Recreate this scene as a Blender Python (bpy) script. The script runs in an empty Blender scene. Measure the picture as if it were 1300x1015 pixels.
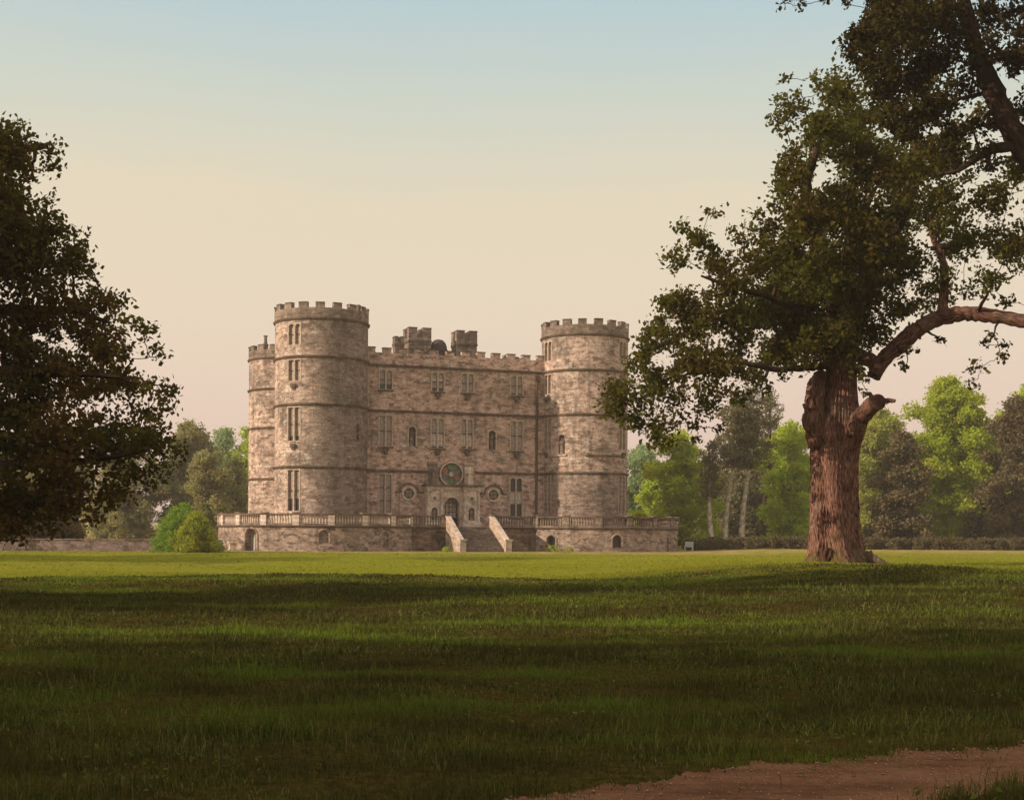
import bpy, bmesh, math, random
import numpy as np
from mathutils import Vector, Matrix

random.seed(7)
RNG = np.random.default_rng(11)
C = bpy.context.scene.collection
S = bpy.context.scene
RAD = math.radians

# ------------------------------------------------------------------ camera
FPX, CX, HY, ROLL = 1700.0, 650.0, 679.0, RAD(0.35)
EYE = 1.5
cam_d = bpy.data.cameras.new("camera")
cam = bpy.data.objects.new("camera", cam_d)
C.objects.link(cam)
cam_d.sensor_width = 36.0
cam_d.lens = 36.0 * FPX / 1300.0
cam_d.shift_y = (HY - 507.5) / 1300.0
cam_d.clip_start = 0.1
cam_d.clip_end = 6000
cam.matrix_world = Matrix.Translation((0, 0, EYE)) @ Matrix.Rotation(RAD(90), 4, 'X') @ Matrix.Rotation(ROLL, 4, 'Z')
S.camera = cam

# ------------------------------------------------------------------ light
SUN_EL, SUN_AZ = RAD(21.0), RAD(24.0)          # light travels to the right and away from the camera
sun_d = bpy.data.lights.new("sun", 'SUN')
sun_d.energy = 5.0
sun_d.angle = RAD(0.6)
sun_d.color = (1.0, 0.86, 0.66)
sun = bpy.data.objects.new("sun", sun_d)
C.objects.link(sun)
ldir = Vector((math.cos(SUN_EL) * math.cos(SUN_AZ), math.cos(SUN_EL) * math.sin(SUN_AZ), -math.sin(SUN_EL)))
sun.rotation_euler = ldir.to_track_quat('-Z', 'Y').to_euler()
sun.location = (-60, -20, 60)

def lin(r, g, b):
    f = lambda c: (c / 255 / 12.92) if c / 255 <= 0.04045 else ((c / 255 + 0.055) / 1.055) ** 2.4
    return (f(r), f(g), f(b), 1.0)

w = bpy.data.worlds.new("World")
S.world = w
w.use_nodes = True
nt = w.node_tree
nt.nodes.clear()
N = nt.nodes.new
out = N('ShaderNodeOutputWorld')
bg = N('ShaderNodeBackground')
sky = N('ShaderNodeTexSky')
sky.sky_type = 'NISHITA'
sky.sun_disc = False
sky.sun_elevation = SUN_EL
sky.sun_rotation = math.atan2(-math.cos(SUN_AZ), -math.sin(SUN_AZ))
sky.dust_density = 3.0
tc = N('ShaderNodeTexCoord')
sep = N('ShaderNodeSeparateXYZ')
ramp = N('ShaderNodeValToRGB')
cr = ramp.color_ramp
SKY_STOPS = [(0.0, lin(245, 213, 200)), (0.08, lin(245, 216, 199)), (0.17, lin(242, 224, 198)), (0.245, lin(236, 223, 196)),
             (0.31, lin(212, 219, 206)), (0.385, lin(178, 208, 220)), (0.50, lin(222, 218, 206)), (0.7, (0.95, 0.88, 0.78, 1)), (1.0, (1.0, 0.93, 0.82, 1))]
while len(cr.elements) < len(SKY_STOPS):
    cr.elements.new(0.5)
for e, (p, c) in zip(cr.elements, SKY_STOPS):
    e.position = p
    e.color = c
mul = N('ShaderNodeVectorMath'); mul.operation = 'SCALE'; mul.inputs['Scale'].default_value = 0.10
mix = N('ShaderNodeMix'); mix.data_type = 'RGBA'; mix.inputs[0].default_value = 0.93
nt.links.new(tc.outputs['Generated'], sep.inputs[0])
nz = N('ShaderNodeTexNoise'); nz.inputs['Scale'].default_value = 2.2; nz.inputs['Detail'].default_value = 5   # faint uneven veil of high haze
mpw = N('ShaderNodeMapping'); mpw.inputs['Scale'].default_value = (1, 1, 4)
nt.links.new(tc.outputs['Generated'], mpw.inputs[0]); nt.links.new(mpw.outputs[0], nz.inputs['Vector'])
mz = N('ShaderNodeMath'); mz.operation = 'MULTIPLY_ADD'; mz.inputs[1].default_value = 0.07; mz.inputs[2].default_value = -0.035
nt.links.new(nz.outputs[0], mz.inputs[0])
az_ = N('ShaderNodeMath'); az_.operation = 'ADD'
nt.links.new(sep.outputs['Z'], az_.inputs[0]); nt.links.new(mz.outputs[0], az_.inputs[1])
nt.links.new(az_.outputs[0], ramp.inputs[0])
nt.links.new(sky.outputs[0], mul.inputs[0])
nt.links.new(mul.outputs[0], mix.inputs[6])
nt.links.new(ramp.outputs[0], mix.inputs[7])
nt.links.new(mix.outputs[2], bg.inputs[0])
bg.inputs[1].default_value = 1.0
nt.links.new(bg.outputs[0], out.inputs[0])

S.view_settings.view_transform = 'Standard'
S.view_settings.look = 'None'
S.view_settings.exposure = 0.0
S.view_settings.gamma = 1.0
S.cycles.use_denoising = True
S.cycles.max_bounces = 6
S.cycles.transparent_max_bounces = 8

# ------------------------------------------------------------------ helpers
def unroll(px, py):
    dx, dy = px - CX, py - HY
    c, s = math.cos(ROLL), math.sin(ROLL)
    return dx * c + dy * s, -dx * s + dy * c

def P(px, py, Y):
    dx, dy = unroll(px, py)
    return Vector((dx / FPX * Y, Y, EYE - dy / FPX * Y))

def tag(o, label=None, cat=None, group=None, kind=None):
    if label: o['label'] = label
    if cat: o['category'] = cat
    if group: o['group'] = group
    if kind: o['kind'] = kind
    return o

def empty(name, loc, rz=0.0, parent=None):
    o = bpy.data.objects.new(name, None)
    o.empty_display_size = 0.5
    C.objects.link(o)
    o.location = loc
    o.rotation_euler = (0, 0, rz)
    o.parent = parent
    return o

def copy_tree(o, parent=None):
    c = o.copy()
    C.objects.link(c)
    c.parent = parent
    for ch in list(o.children):
        copy_tree(ch, c)
    return c

class MB:
    def __init__(s):
        s.v, s.f, s.m, s.uv = [], [], [], []

    def face(s, pts, m=0, uv=None):
        b = len(s.v)
        s.v.extend([tuple(p) for p in pts])
        s.f.append(list(range(b, b + len(pts))))
        s.m.append(m)
        if uv is None:
            n = len(pts)
            a = Vector(pts[1]) - Vector(pts[0])
            nr = a.cross(Vector(pts[2]) - Vector(pts[1])) if n > 2 else Vector((0, 0, 1))
            if nr.length > 0: nr.normalize()
            if abs(nr.z) > 0.75:
                uv = [(p[0], p[1]) for p in pts]
            else:
                t = Vector((-nr.y, nr.x, 0))
                if t.length > 0: t.normalize()
                uv = [(p[0] * t.x + p[1] * t.y, p[2]) for p in pts]
        s.uv.append(uv)

    def box(s, x0, x1, y0, y1, z0, z1, m=0, M=None):
        c = [Vector((x, y, z)) for z in (z0, z1) for y in (y0, y1) for x in (x0, x1)]
        if M is not None: c = [M @ p for p in c]
        for q in ((0, 2, 3, 1), (4, 5, 7, 6), (0, 1, 5, 4), (1, 3, 7, 5), (3, 2, 6, 7), (2, 0, 4, 6)):
            s.face([c[i] for i in q], m)

    def tube(s, pts, rad, n=8, m=0, cap=True, uvs=1.0):
        pts = [Vector(p) for p in pts]
        k = len(pts)
        rings = []
        ref = Vector((0.31, 0.87, 0.38))
        for i in range(k):
            t = (pts[min(i + 1, k - 1)] - pts[max(i - 1, 0)])
            if t.length < 1e-9: t = Vector((0, 0, 1))
            t.normalize()
            a = t.cross(ref)
            if a.length < 0.1: a = t.cross(Vector((1, 0, 0)))
            a.normalize()
            b = t.cross(a)
            rings.append([pts[i] + (a * math.cos(j * 2 * math.pi / n) + b * math.sin(j * 2 * math.pi / n)) * rad[i] for j in range(n)])
        L = 0.0
        base = len(s.v)
        for r in rings: s.v.extend([tuple(p) for p in r])
        for i in range(k - 1):
            L2 = L + (pts[i + 1] - pts[i]).length
            for j in range(n):
                j2 = (j + 1) % n
                s.f.append([base + i * n + j, base + i * n + j2, base + (i + 1) * n + j2, base + (i + 1) * n + j])
                s.m.append(m)
                r0 = max(rad[i], 0.05) * 2 * math.pi / n
                s.uv.append([(j * r0, L), ((j + 1) * r0, L), ((j + 1) * r0, L2), (j * r0, L2)])
            L = L2
        if cap:
            for i, o in ((0, 1), (k - 1, 0)):
                idx = [base + i * n + j for j in range(n)]
                if o: idx.reverse()
                s.f.append(idx); s.m.append(m)
                s.uv.append([(s.v[q][0], s.v[q][1]) for q in idx])

    def lathe(s, prof, n=32, c=(0, 0, 0), m=0, a0=0.0, a1=2 * math.pi, ang=None):
        full = abs(a1 - a0 - 2 * math.pi) < 1e-6
        for j in range(n):
            p0, p1 = a0 + (a1 - a0) * j / n, a0 + (a1 - a0) * (j + 1) / n
            for i in range(len(prof) - 1):
                (r0, z0), (r1, z1) = prof[i], prof[i + 1]
                q = []
                for (r, z, a) in ((r0, z0, p0), (r0, z0, p1), (r1, z1, p1), (r1, z1, p0)):
                    q.append((c[0] + r * math.sin(a), c[1] - r * math.cos(a), c[2] + z))
                R = max(r0, r1)
                uv = [(p0 * R, c[2] + z0), (p1 * R, c[2] + z0), (p1 * R, c[2] + z1 + abs(r1 - r0)), (p0 * R, c[2] + z1 + abs(r1 - r0))]
                if r0 < 1e-6: q = [q[0], q[2], q[3]]; uv = [uv[0], uv[2], uv[3]]
                elif r1 < 1e-6: q = [q[0], q[1], q[2]]; uv = uv[:3]
                s.face(q, m, uv)

    def plate(s, x0, x1, z0, z1, holes, mapf, du=1.0, m=0, mr=None):
        """a wall sheet with openings; mapf(x, z, depth) -> point; a hole is (xa, xb, za, zspring, rise, depth)"""
        mr = m if mr is None else mr
        holes = sorted(holes)
        def quad(a, b, za, zb, zb2=None):
            zb2 = zb if zb2 is None else zb2
            s.face([mapf(a, za, 0), mapf(b, za, 0), mapf(b, zb2, 0), mapf(a, zb, 0)], m, [(a, za), (b, za), (b, zb2), (a, zb)])
        def cols(a, b):
            n = max(1, int(math.ceil((b - a) / du)))
            return [a + (b - a) * i / n for i in range(n + 1)]
        x = x0
        for (xa, xb, za, zs, rise, dep) in holes:
            if xa > x:
                cc = cols(x, xa)
                for a, b in zip(cc, cc[1:]): quad(a, b, z0, z1)
            cc = [xa + (xb - xa) * (0.5 - 0.5 * math.cos(math.pi * i / 10)) for i in range(11)] if rise > 0 else cols(xa, xb)
            xm, hw = (xa + xb) / 2, (xb - xa) / 2
            top = lambda q: zs + rise * math.sqrt(max(0, 1 - ((q - xm) / hw) ** 2))
            for a, b in zip(cc, cc[1:]):
                if za > z0 + 1e-4: quad(a, b, z0, za)
                ta, tb = top(a), top(b)
                if min(ta, tb) < z1 - 1e-4:
                    s.face([mapf(a, ta, 0), mapf(b, tb, 0), mapf(b, z1, 0), mapf(a, z1, 0)], m, [(a, ta), (b, tb), (b, z1), (a, z1)])
                s.face([mapf(a, ta, 0), mapf(a, ta, dep), mapf(b, tb, dep), mapf(b, tb, 0)], mr, [(a, 0), (a, dep), (b, dep), (b, 0)])
                s.face([mapf(a, za, 0), mapf(b, za, 0), mapf(b, za, dep), mapf(a, za, dep)], mr, [(a, 0), (b, 0), (b, dep), (a, dep)])
            for q, e in ((xa, 0), (xb, 1)):
                pts = [mapf(q, za, 0), mapf(q, za, dep), mapf(q, zs, dep), mapf(q, zs, 0)]
                s.face(pts if e else pts[::-1], mr, [(0, za), (dep, za), (dep, zs), (0, zs)])
            x = xb
        if x < x1:
            cc = cols(x, x1)
            for a, b in zip(cc, cc[1:]): quad(a, b, z0, z1)

    def build(s, name, mats, parent=None, smooth=None, merge=True, M=None):
        me = bpy.data.meshes.new(name)
        me.from_pydata(s.v, [], s.f)
        uvl = me.uv_layers.new(name="UVMap")
        flat = [c for uv in s.uv for p in uv for c in p]
        uvl.data.foreach_set("uv", flat)
        me.polygons.foreach_set("material_index", s.m)
        if not isinstance(mats, (list, tuple)): mats = [mats]
        for mt in mats: me.materials.append(mt)
        if merge:
            bm = bmesh.new(); bm.from_mesh(me)
            bmesh.ops.remove_doubles(bm, verts=bm.verts, dist=0.0008)
            bm.to_mesh(me); bm.free()
        if smooth is not None:
            me.polygons.foreach_set("use_smooth", [True] * len(me.polygons))
            me.set_sharp_from_angle(angle=RAD(smooth))
        me.update()
        o = bpy.data.objects.new(name, me)
        C.objects.link(o)
        o.parent = parent
        if M is not None: o.matrix_local = M
        return o

def np_mesh(name, verts, nper, mat, parent=None, smooth=False, faces=None):
    """verts (n*k,3): islands of k verts, FACES a list of index tuples inside one island"""
    k = nper
    n = len(verts) // k
    me = bpy.data.meshes.new(name)
    me.vertices.add(len(verts))
    me.vertices.foreach_set("co", np.ascontiguousarray(verts, dtype=np.float32).ravel())
    loops, starts, tot = [], [], 0
    base = np.arange(n, dtype=np.int64) * k
    lp = np.concatenate([np.array(f) for f in faces])
    lt = np.array([len(f) for f in faces])
    allp = (base[:, None] + lp[None, :]).ravel().astype(np.int32)
    me.loops.add(len(allp))
    me.loops.foreach_set("vertex_index", allp)
    totals = np.tile(lt, n)
    st = np.concatenate([[0], np.cumsum(totals)[:-1]]).astype(np.int32)
    me.polygons.add(len(totals))
    me.polygons.foreach_set("loop_start", st)
    try:
        me.polygons.foreach_set("loop_total", totals.astype(np.int32))
    except Exception:
        pass
    if smooth: me.polygons.foreach_set("use_smooth", [True] * len(totals))
    me.materials.append(mat)
    me.update(calc_edges=True)
    o = bpy.data.objects.new(name, me)
    C.objects.link(o)
    o.parent = parent
    return o

# ------------------------------------------------------------------ materials
def newmat(name):
    m = bpy.data.materials.new(name)
    m.use_nodes = True
    t = m.node_tree
    t.nodes.clear()
    o = t.nodes.new('ShaderNodeOutputMaterial')
    p = t.nodes.new('ShaderNodeBsdfPrincipled')
    t.links.new(p.outputs[0], o.inputs[0])
    p.inputs['Roughness'].default_value = 0.9
    p.inputs['Specular IOR Level'].default_value = 0.0
    return m, t, p, o

def nd(t, kind, **kw):
    n = t.nodes.new(kind)
    for k, v in kw.items():
        if k in n.inputs: n.inputs[k].default_value = v
        else: setattr(n, k, v)
    return n

def mixc(t, fac, a, b, mode='MIX'):
    n = t.nodes.new('ShaderNodeMix'); n.data_type = 'RGBA'; n.blend_type = mode
    for sock, val in ((n.inputs[0], fac), (n.inputs[6], a), (n.inputs[7], b)):
        if isinstance(val, bpy.types.NodeSocket): t.links.new(val, sock)
        elif isinstance(val, (int, float)): sock.default_value = val
        else: sock.default_value = (val[0], val[1], val[2], 1)
    return n.outputs[2]

def rampf(t, val, lo, hi, a=0.0, b=1.0):
    n = t.nodes.new('ShaderNodeMapRange'); n.clamp = True
    n.inputs[1].default_value = lo; n.inputs[2].default_value = hi
    n.inputs[3].default_value = a; n.inputs[4].default_value = b
    t.links.new(val, n.inputs[0])
    return n.outputs[0]

def noise(t, vec, scale, detail=4, rough=0.6, stretch=None):
    if stretch:
        mp = t.nodes.new('ShaderNodeMapping'); mp.inputs['Scale'].default_value = stretch
        t.links.new(vec, mp.inputs[0]); vec = mp.outputs[0]
    n = t.nodes.new('ShaderNodeTexNoise')
    n.inputs['Scale'].default_value = scale; n.inputs['Detail'].default_value = detail; n.inputs['Roughness'].default_value = rough
    t.links.new(vec, n.inputs['Vector'])
    return n.outputs[0]

def stone(name, c1, c2, stain=(0.10, 0.075, 0.06), bw=0.85, bh=0.33, stain_amt=0.55, pits=0.4, bump=0.5, lichen=0.35, patch=None, streaks=False):
    m, t, p, o = newmat(name)
    uv = t.nodes.new('ShaderNodeUVMap').outputs[0]
    ob = t.nodes.new('ShaderNodeTexCoord').outputs['Object']
    wob = noise(t, ob, 0.9, 3)
    br = t.nodes.new('ShaderNodeTexBrick')
    br.inputs['Color1'].default_value = (0.0, 0.0, 0.0, 1); br.inputs['Color2'].default_value = (1, 1, 1, 1)
    br.inputs['Mortar'].default_value = (0.45, 0.45, 0.45, 1)
    br.inputs['Scale'].default_value = 1.0
    br.inputs['Brick Width'].default_value = bw; br.inputs['Row Height'].default_value = bh
    br.inputs['Mortar Size'].default_value = 0.018; br.inputs['Mortar Smooth'].default_value = 0.4
    br.inputs['Bias'].default_value = -0.1
    br.offset = 0.5; br.squash = 0.7; br.squash_frequency = 3
    t.links.new(uv, br.inputs['Vector'])
    lum = mixc(t, 0.5, br.outputs['Color'], rampf(t, noise(t, uv, 1.0, 3, 0.7, (1.6, 3.4, 1)), 0.3, 0.7))
    col = mixc(t, lum, c1, c2)
    dark = tuple(x * 0.48 for x in c1)
    col = mixc(t, rampf(t, br.outputs['Fac'], 0.0, 1.0, 0.0, 0.3), col, dark)
    # courses of darker and lighter stones
    band = noise(t, uv, 1.0, 3, 0.7, (0.7, 2.6, 1))
    col = mixc(t, rampf(t, band, 0.45, 0.7, 0, 0.4), col, stain)
    big = noise(t, ob, 0.22, 6, 0.62)
    col = mixc(t, rampf(t, big, 0.50, 0.68, 0, stain_amt), col, stain)
    med = noise(t, ob, 1.3, 5, 0.65)
    pale = tuple(min(0.75, x * 1.35) for x in c2)
    col = mixc(t, rampf(t, med, 0.52, 0.68, 0, lichen), col, pale)
    blo = noise(t, uv, 1.0, 4, 0.75, (1.1, 3.0, 1))
    col = mixc(t, rampf(t, blo, 0.54, 0.62, 0, 0.7), col, dark)
    col = mixc(t, rampf(t, blo, 0.44, 0.36, 0, 0.65), col, pale)
    wst = noise(t, ob, 1.0, 6, 0.75, (1, 1, 1.8))
    col = mixc(t, rampf(t, wst, 0.52, 0.58, 0, stain_amt), col, mixc(t, 0.5, dark, stain))
    # run-down streaks below ledges
    stk = noise(t, ob, 1.0, 4, 0.6, (1.6, 1.6, 0.12))
    col = mixc(t, rampf(t, stk, 0.56, 0.72, 0, stain_amt * 0.7), col, stain)
    sp = noise(t, ob, 5.5, 3, 0.7)
    col = mixc(t, rampf(t, sp, 0.60, 0.66, 0, pits), col, tuple(x * 0.5 for x in stain))
    if streaks:                                                    # rain streaks running down below each string course
        sz = t.nodes.new('ShaderNodeSeparateXYZ'); t.links.new(ob, sz.inputs[0])
        run = noise(t, uv, 1.0, 3, 0.6, (2.2, 0.18, 1))
        for zs in (Z4, Z3, Z2, Z1):
            f_ = mixc(t, 1.0, rampf(t, sz.outputs['Z'], zs - 2.2, zs - 0.2), rampf(t, sz.outputs['Z'], zs + 0.01, zs), 'MULTIPLY')
            f_ = mixc(t, 1.0, f_, rampf(t, run, 0.48, 0.62, 0, 0.6), 'MULTIPLY')
            col = mixc(t, f_, col, mixc(t, 0.7, col, stain))
    if patch:                                                      # darker tone over one part of the masonry
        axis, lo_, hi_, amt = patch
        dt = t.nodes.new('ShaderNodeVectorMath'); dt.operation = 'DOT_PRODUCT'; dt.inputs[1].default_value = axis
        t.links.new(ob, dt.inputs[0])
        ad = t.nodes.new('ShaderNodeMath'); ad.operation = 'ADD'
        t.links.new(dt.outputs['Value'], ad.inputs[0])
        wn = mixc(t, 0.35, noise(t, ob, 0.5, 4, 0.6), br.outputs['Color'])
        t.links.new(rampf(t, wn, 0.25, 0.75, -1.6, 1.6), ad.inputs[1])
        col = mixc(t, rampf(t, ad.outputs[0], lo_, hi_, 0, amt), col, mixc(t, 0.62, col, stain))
    grain = noise(t, ob, 3.2, 4, 0.8)
    col = mixc(t, rampf(t, grain, 0.40, 0.30, 0, 0.5), col, pale)
    col = mixc(t, rampf(t, grain, 0.58, 0.68, 0, 0.6), col, mixc(t, 0.6, dark, stain))
    t.links.new(col, p.inputs['Base Color'])
    p.inputs['Roughness'].default_value = 0.95
    hgt = mixc(t, 0.5, br.outputs['Fac'], sp)
    bp = t.nodes.new('ShaderNodeBump'); bp.inputs['Strength'].default_value = bump; bp.inputs['Distance'].default_value = 0.05
    bp.invert = False
    sub = t.nodes.new('ShaderNodeMath'); sub.operation = 'SUBTRACT'
    t.links.new(sp, sub.inputs[0]); t.links.new(br.outputs['Fac'], sub.inputs[1])
    t.links.new(sub.outputs[0], bp.inputs['Height'])
    t.links.new(bp.outputs[0], p.inputs['Normal'])
    return m

def plain(name, c, rough=0.85, var=0.25, scale=3.0, metallic=0.0, bump=0.2):
    m, t, p, o = newmat(name)
    ob = t.nodes.new('ShaderNodeTexCoord').outputs['Object']
    n = noise(t, ob, scale, 5)
    col = mixc(t, rampf(t, n, 0.3, 0.7), tuple(x * (1 - var) for x in c), tuple(min(1, x * (1 + var)) for x in c))
    t.links.new(col, p.inputs['Base Color'])
    p.inputs['Roughness'].default_value = rough
    p.inputs['Metallic'].default_value = metallic
    if bump:
        bp = t.nodes.new('ShaderNodeBump'); bp.inputs['Strength'].default_value = bump; bp.inputs['Distance'].default_value = 0.03
        t.links.new(n, bp.inputs['Height']); t.links.new(bp.outputs[0], p.inputs['Normal'])
    return m

def glass(name, c, rough=0.25, bw=0.16, bh=0.22, lead=(0.03, 0.025, 0.02)):
    """leaded panes seen from outside by day"""
    m, t, p, o = newmat(name)
    uv = t.nodes.new('ShaderNodeUVMap').outputs[0]
    br = t.nodes.new('ShaderNodeTexBrick')
    br.offset = 0.0
    br.inputs['Scale'].default_value = 1.0
    br.inputs['Brick Width'].default_value = bw; br.inputs['Row Height'].default_value = bh
    br.inputs['Mortar Size'].default_value = 0.022
    br.inputs['Color1'].default_value = tuple(x * 0.75 for x in c) + (1,)
    br.inputs['Color2'].default_value = tuple(min(1, x * 1.3) for x in c) + (1,)
    br.inputs['Mortar'].default_value = lead + (1,)
    t.links.new(uv, br.inputs['Vector'])
    t.links.new(br.outputs['Color'], p.inputs['Base Color'])
    p.inputs['Roughness'].default_value = rough
    p.inputs['Specular IOR Level'].default_value = 0.5
    return m

def leafmat(name, c, c2, trans=0.35, zone=None):
    m, t, p, o = newmat(name)
    g = t.nodes.new('ShaderNodeNewGeometry')
    ob = t.nodes.new('ShaderNodeTexCoord').outputs['Object']
    big = noise(t, ob, 0.35, 3)
    col = mixc(t, g.outputs['Random Per Island'], c, c2)
    c3 = (c[0] * 1.5, c[1] * 1.1, c[2] * 0.9)
    col = mixc(t, rampf(t, big, 0.45, 0.65, 0, 0.6), col, c3)
    if zone:
        col = mixc(t, rampf(t, noise(t, ob, zone[1], 2), 0.42, 0.6, 0, 0.8), col, zone[0])
    t.links.new(col, p.inputs['Base Color'])
    p.inputs['Roughness'].default_value = 0.75
    p.inputs['Specular IOR Level'].default_value = 0.03
    tr = t.nodes.new('ShaderNodeBsdfTranslucent')
    tcl = mixc(t, 1.0, col, (1.5, 1.6, 0.6), 'MULTIPLY')
    t.links.new(tcl, tr.inputs[0])
    mx = t.nodes.new('ShaderNodeMixShader'); mx.inputs[0].default_value = trans
    t.links.new(p.outputs[0], mx.inputs[1]); t.links.new(tr.outputs[0], mx.inputs[2])
    t.links.new(mx.outputs[0], o.inputs[0])
    return m

def barkmat(name, c1, c2, sx=14.0, sy=1.6, bump=1.0, moss=False):
    m, t, p, o = newmat(name)
    uv = t.nodes.new('ShaderNodeUVMap').outputs[0]
    ob = t.nodes.new('ShaderNodeTexCoord').outputs['Object']
    wb = t.nodes.new('ShaderNodeTexNoise'); wb.inputs['Scale'].default_value = 1.3; wb.inputs['Detail'].default_value = 2
    t.links.new(uv, wb.inputs['Vector'])
    wv = t.nodes.new('ShaderNodeVectorMath'); wv.operation = 'MULTIPLY_ADD'
    wv.inputs[1].default_value = (0.09, 0.09, 0); t.links.new(wb.outputs['Color'], wv.inputs[0]); t.links.new(uv, wv.inputs[2])
    n1 = noise(t, wv.outputs[0], 1.0, 6, 0.62, (sx, sy, 1))
    n2 = noise(t, ob, 1.2, 4)
    col = mixc(t, rampf(t, n1, 0.36, 0.62), c1, c2)
    col = mixc(t, rampf(t, n2, 0.5, 0.7, 0, 0.5), col, tuple(x * 0.6 for x in c1))
    if moss:                                                       # moss creeping up from the roots
        sz = t.nodes.new('ShaderNodeSeparateXYZ'); t.links.new(ob, sz.inputs[0])
        ad = t.nodes.new('ShaderNodeMath'); ad.operation = 'ADD'
        t.links.new(sz.outputs['Z'], ad.inputs[0]); t.links.new(rampf(t, noise(t, ob, 2.2, 4), 0.3, 0.7, -0.8, 0.8), ad.inputs[1])
        col = mixc(t, rampf(t, ad.outputs[0], 0.75, 0.1, 0, 0.75), col, (0.085, 0.075, 0.020))
        col = mixc(t, rampf(t, noise(t, ob, 0.9, 4), 0.55, 0.68, 0, 0.35), col, (0.30, 0.25, 0.19))
    t.links.new(col, p.inputs['Base Color'])
    p.inputs['Roughness'].default_value = 0.95
    bp = t.nodes.new('ShaderNodeBump'); bp.inputs['Strength'].default_value = bump; bp.inputs['Distance'].default_value = 0.08
    t.links.new(n1, bp.inputs['Height']); t.links.new(bp.outputs[0], p.inputs['Normal'])
    return m

FLOOR, Z4, Z3, Z2, Z1 = 2.2, 8.2, 14.45, 19.2, 23.0
VR = (0.945, -0.326, 0.0)                                        # across the castle as one looks at it, in its own axes
M_TOWER = stone('tower_stone', (0.40, 0.255, 0.205), (0.76, 0.54, 0.445), pits=0.9, stain_amt=0.85, streaks=True)
M_TOWER_L = stone('tower_stone_weathered_shaded', (0.40, 0.255, 0.205), (0.76, 0.54, 0.445), pits=0.9, stain_amt=0.85, streaks=True, patch=(VR, -1.5, -0.2, 0.95))  # patch: weathered stones plus the tower's shaded side put into the colour
M_TOWER_R = stone('tower_stone_dark_foot', (0.40, 0.255, 0.205), (0.76, 0.54, 0.445), pits=0.9, stain_amt=0.85, streaks=True, patch=((0, 0, -1.0), -9.0, -7.6, 0.85))  # patch darkens the lowest storey
M_WALL = stone('facade_stone', (0.45, 0.27, 0.212), (0.76, 0.505, 0.42), stain_amt=0.9, pits=0.45, streaks=True)
M_TERR = stone('terrace_stone', (0.30, 0.205, 0.165), (0.50, 0.365, 0.30), stain_amt=0.95, pits=0.45, bw=0.7, bh=0.28)
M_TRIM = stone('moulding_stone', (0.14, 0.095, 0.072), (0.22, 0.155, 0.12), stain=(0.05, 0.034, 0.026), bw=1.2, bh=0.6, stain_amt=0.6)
M_PALE = stone('dressed_stone', (0.66, 0.48, 0.38), (0.80, 0.61, 0.50), bw=1.1, bh=0.5, stain_amt=0.45, pits=0.25)
M_FRAME = stone('window_stone', (0.46, 0.33, 0.26), (0.60, 0.45, 0.365), bw=1.1, bh=0.5, stain_amt=0.45, pits=0.25)
M_WEATH = stone('weathered_stone', (0.22, 0.155, 0.12), (0.36, 0.27, 0.215), bw=0.9, bh=0.35, stain_amt=0.8)
M_STEP = stone('step_stone', (0.24, 0.18, 0.145), (0.36, 0.28, 0.225), bw=1.4, bh=0.4, stain_amt=0.7)
M_LOWWALL = stone('garden_wall_stone', (0.28, 0.185, 0.165), (0.40, 0.285, 0.255), bw=0.5, bh=0.16, stain_amt=0.6, pits=0.6)
M_TERR_SHADED = stone('shaded_terrace_stone', (0.17, 0.11, 0.08), (0.30, 0.205, 0.155), stain=(0.035, 0.022, 0.015), bw=0.7, bh=0.28, stain_amt=0.95)  # stained terrace stone with the recess shade put into its colour
M_LEADROOF = plain('lead_roof', (0.09, 0.07, 0.065), 0.6)
M_GREY = glass('sky_grey_panes', (0.40, 0.30, 0.245), lead=(0.12, 0.085, 0.065))  # grey of the reflected sky put into the pane colour
M_DARKG = glass('dark_panes', (0.035, 0.028, 0.024))
M_PALEG = glass('pale_panes', (0.66, 0.53, 0.44), lead=(0.10, 0.075, 0.06))
M_IRON = plain('iron_pipe', (0.11, 0.07, 0.052), 0.7)
M_WOOD = plain('door_wood', (0.045, 0.03, 0.024), 0.7)
M_PALEDOOR = plain('pale_door_wood', (0.42, 0.36, 0.31), 0.8, scale=6)
M_RED = plain('red_glass', (0.32, 0.13, 0.09), 0.3, bump=0)
M_GREEN = plain('green_glass', (0.10, 0.21, 0.09), 0.3, bump=0)
M_GRYG = plain('grey_glass', (0.15, 0.15, 0.14), 0.3, bump=0)
M_OAKB = barkmat('oak_bark', (0.026, 0.009, 0.006), (0.34, 0.17, 0.125), 23.0, 3.4, 1.0, moss=True)
M_BARK = barkmat('dark_bark', (0.03, 0.018, 0.012), (0.09, 0.055, 0.038), 10, 1.5)
M_BIRCH = barkmat('pale_bark', (0.24, 0.19, 0.14), (0.66, 0.58, 0.45), 3, 2.0, 0.3)
M_HEART = plain('cut_wood', (0.07, 0.035, 0.025), 0.9, 0.4, 8)

# ------------------------------------------------------------------ ground
def sstep(a, b, x):
    t = np.clip((np.asarray(x, dtype=float) - a) / (b - a), 0, 1)
    return t * t * (3 - 2 * t)

def gz(x, y):
    x = np.asarray(x, dtype=float); y = np.asarray(y, dtype=float)
    z = 0.43 * sstep(1, 11, x) * sstep(22, 46, y) * (1 - sstep(62, 95, y))
    z = z - 0.15 * sstep(85, 110, y) + 0.30 * sstep(16, 30, x) * sstep(95, 125, y)
    amp = 0.07 * sstep(12, 30, y) * (1 - sstep(90, 112, y))
    z = z + amp * (np.sin(x * 0.31 + y * 0.23) + np.sin(x * 0.13 - y * 0.41 + 1.3) + 0.6 * np.sin(y * 0.9 + x * 0.35))
    z = z + 5.0 * sstep(230, 520, y) + 4.0 * sstep(120, 600, np.abs(x))
    return z

def gzf(x, y): return float(gz(x, y))

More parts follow.
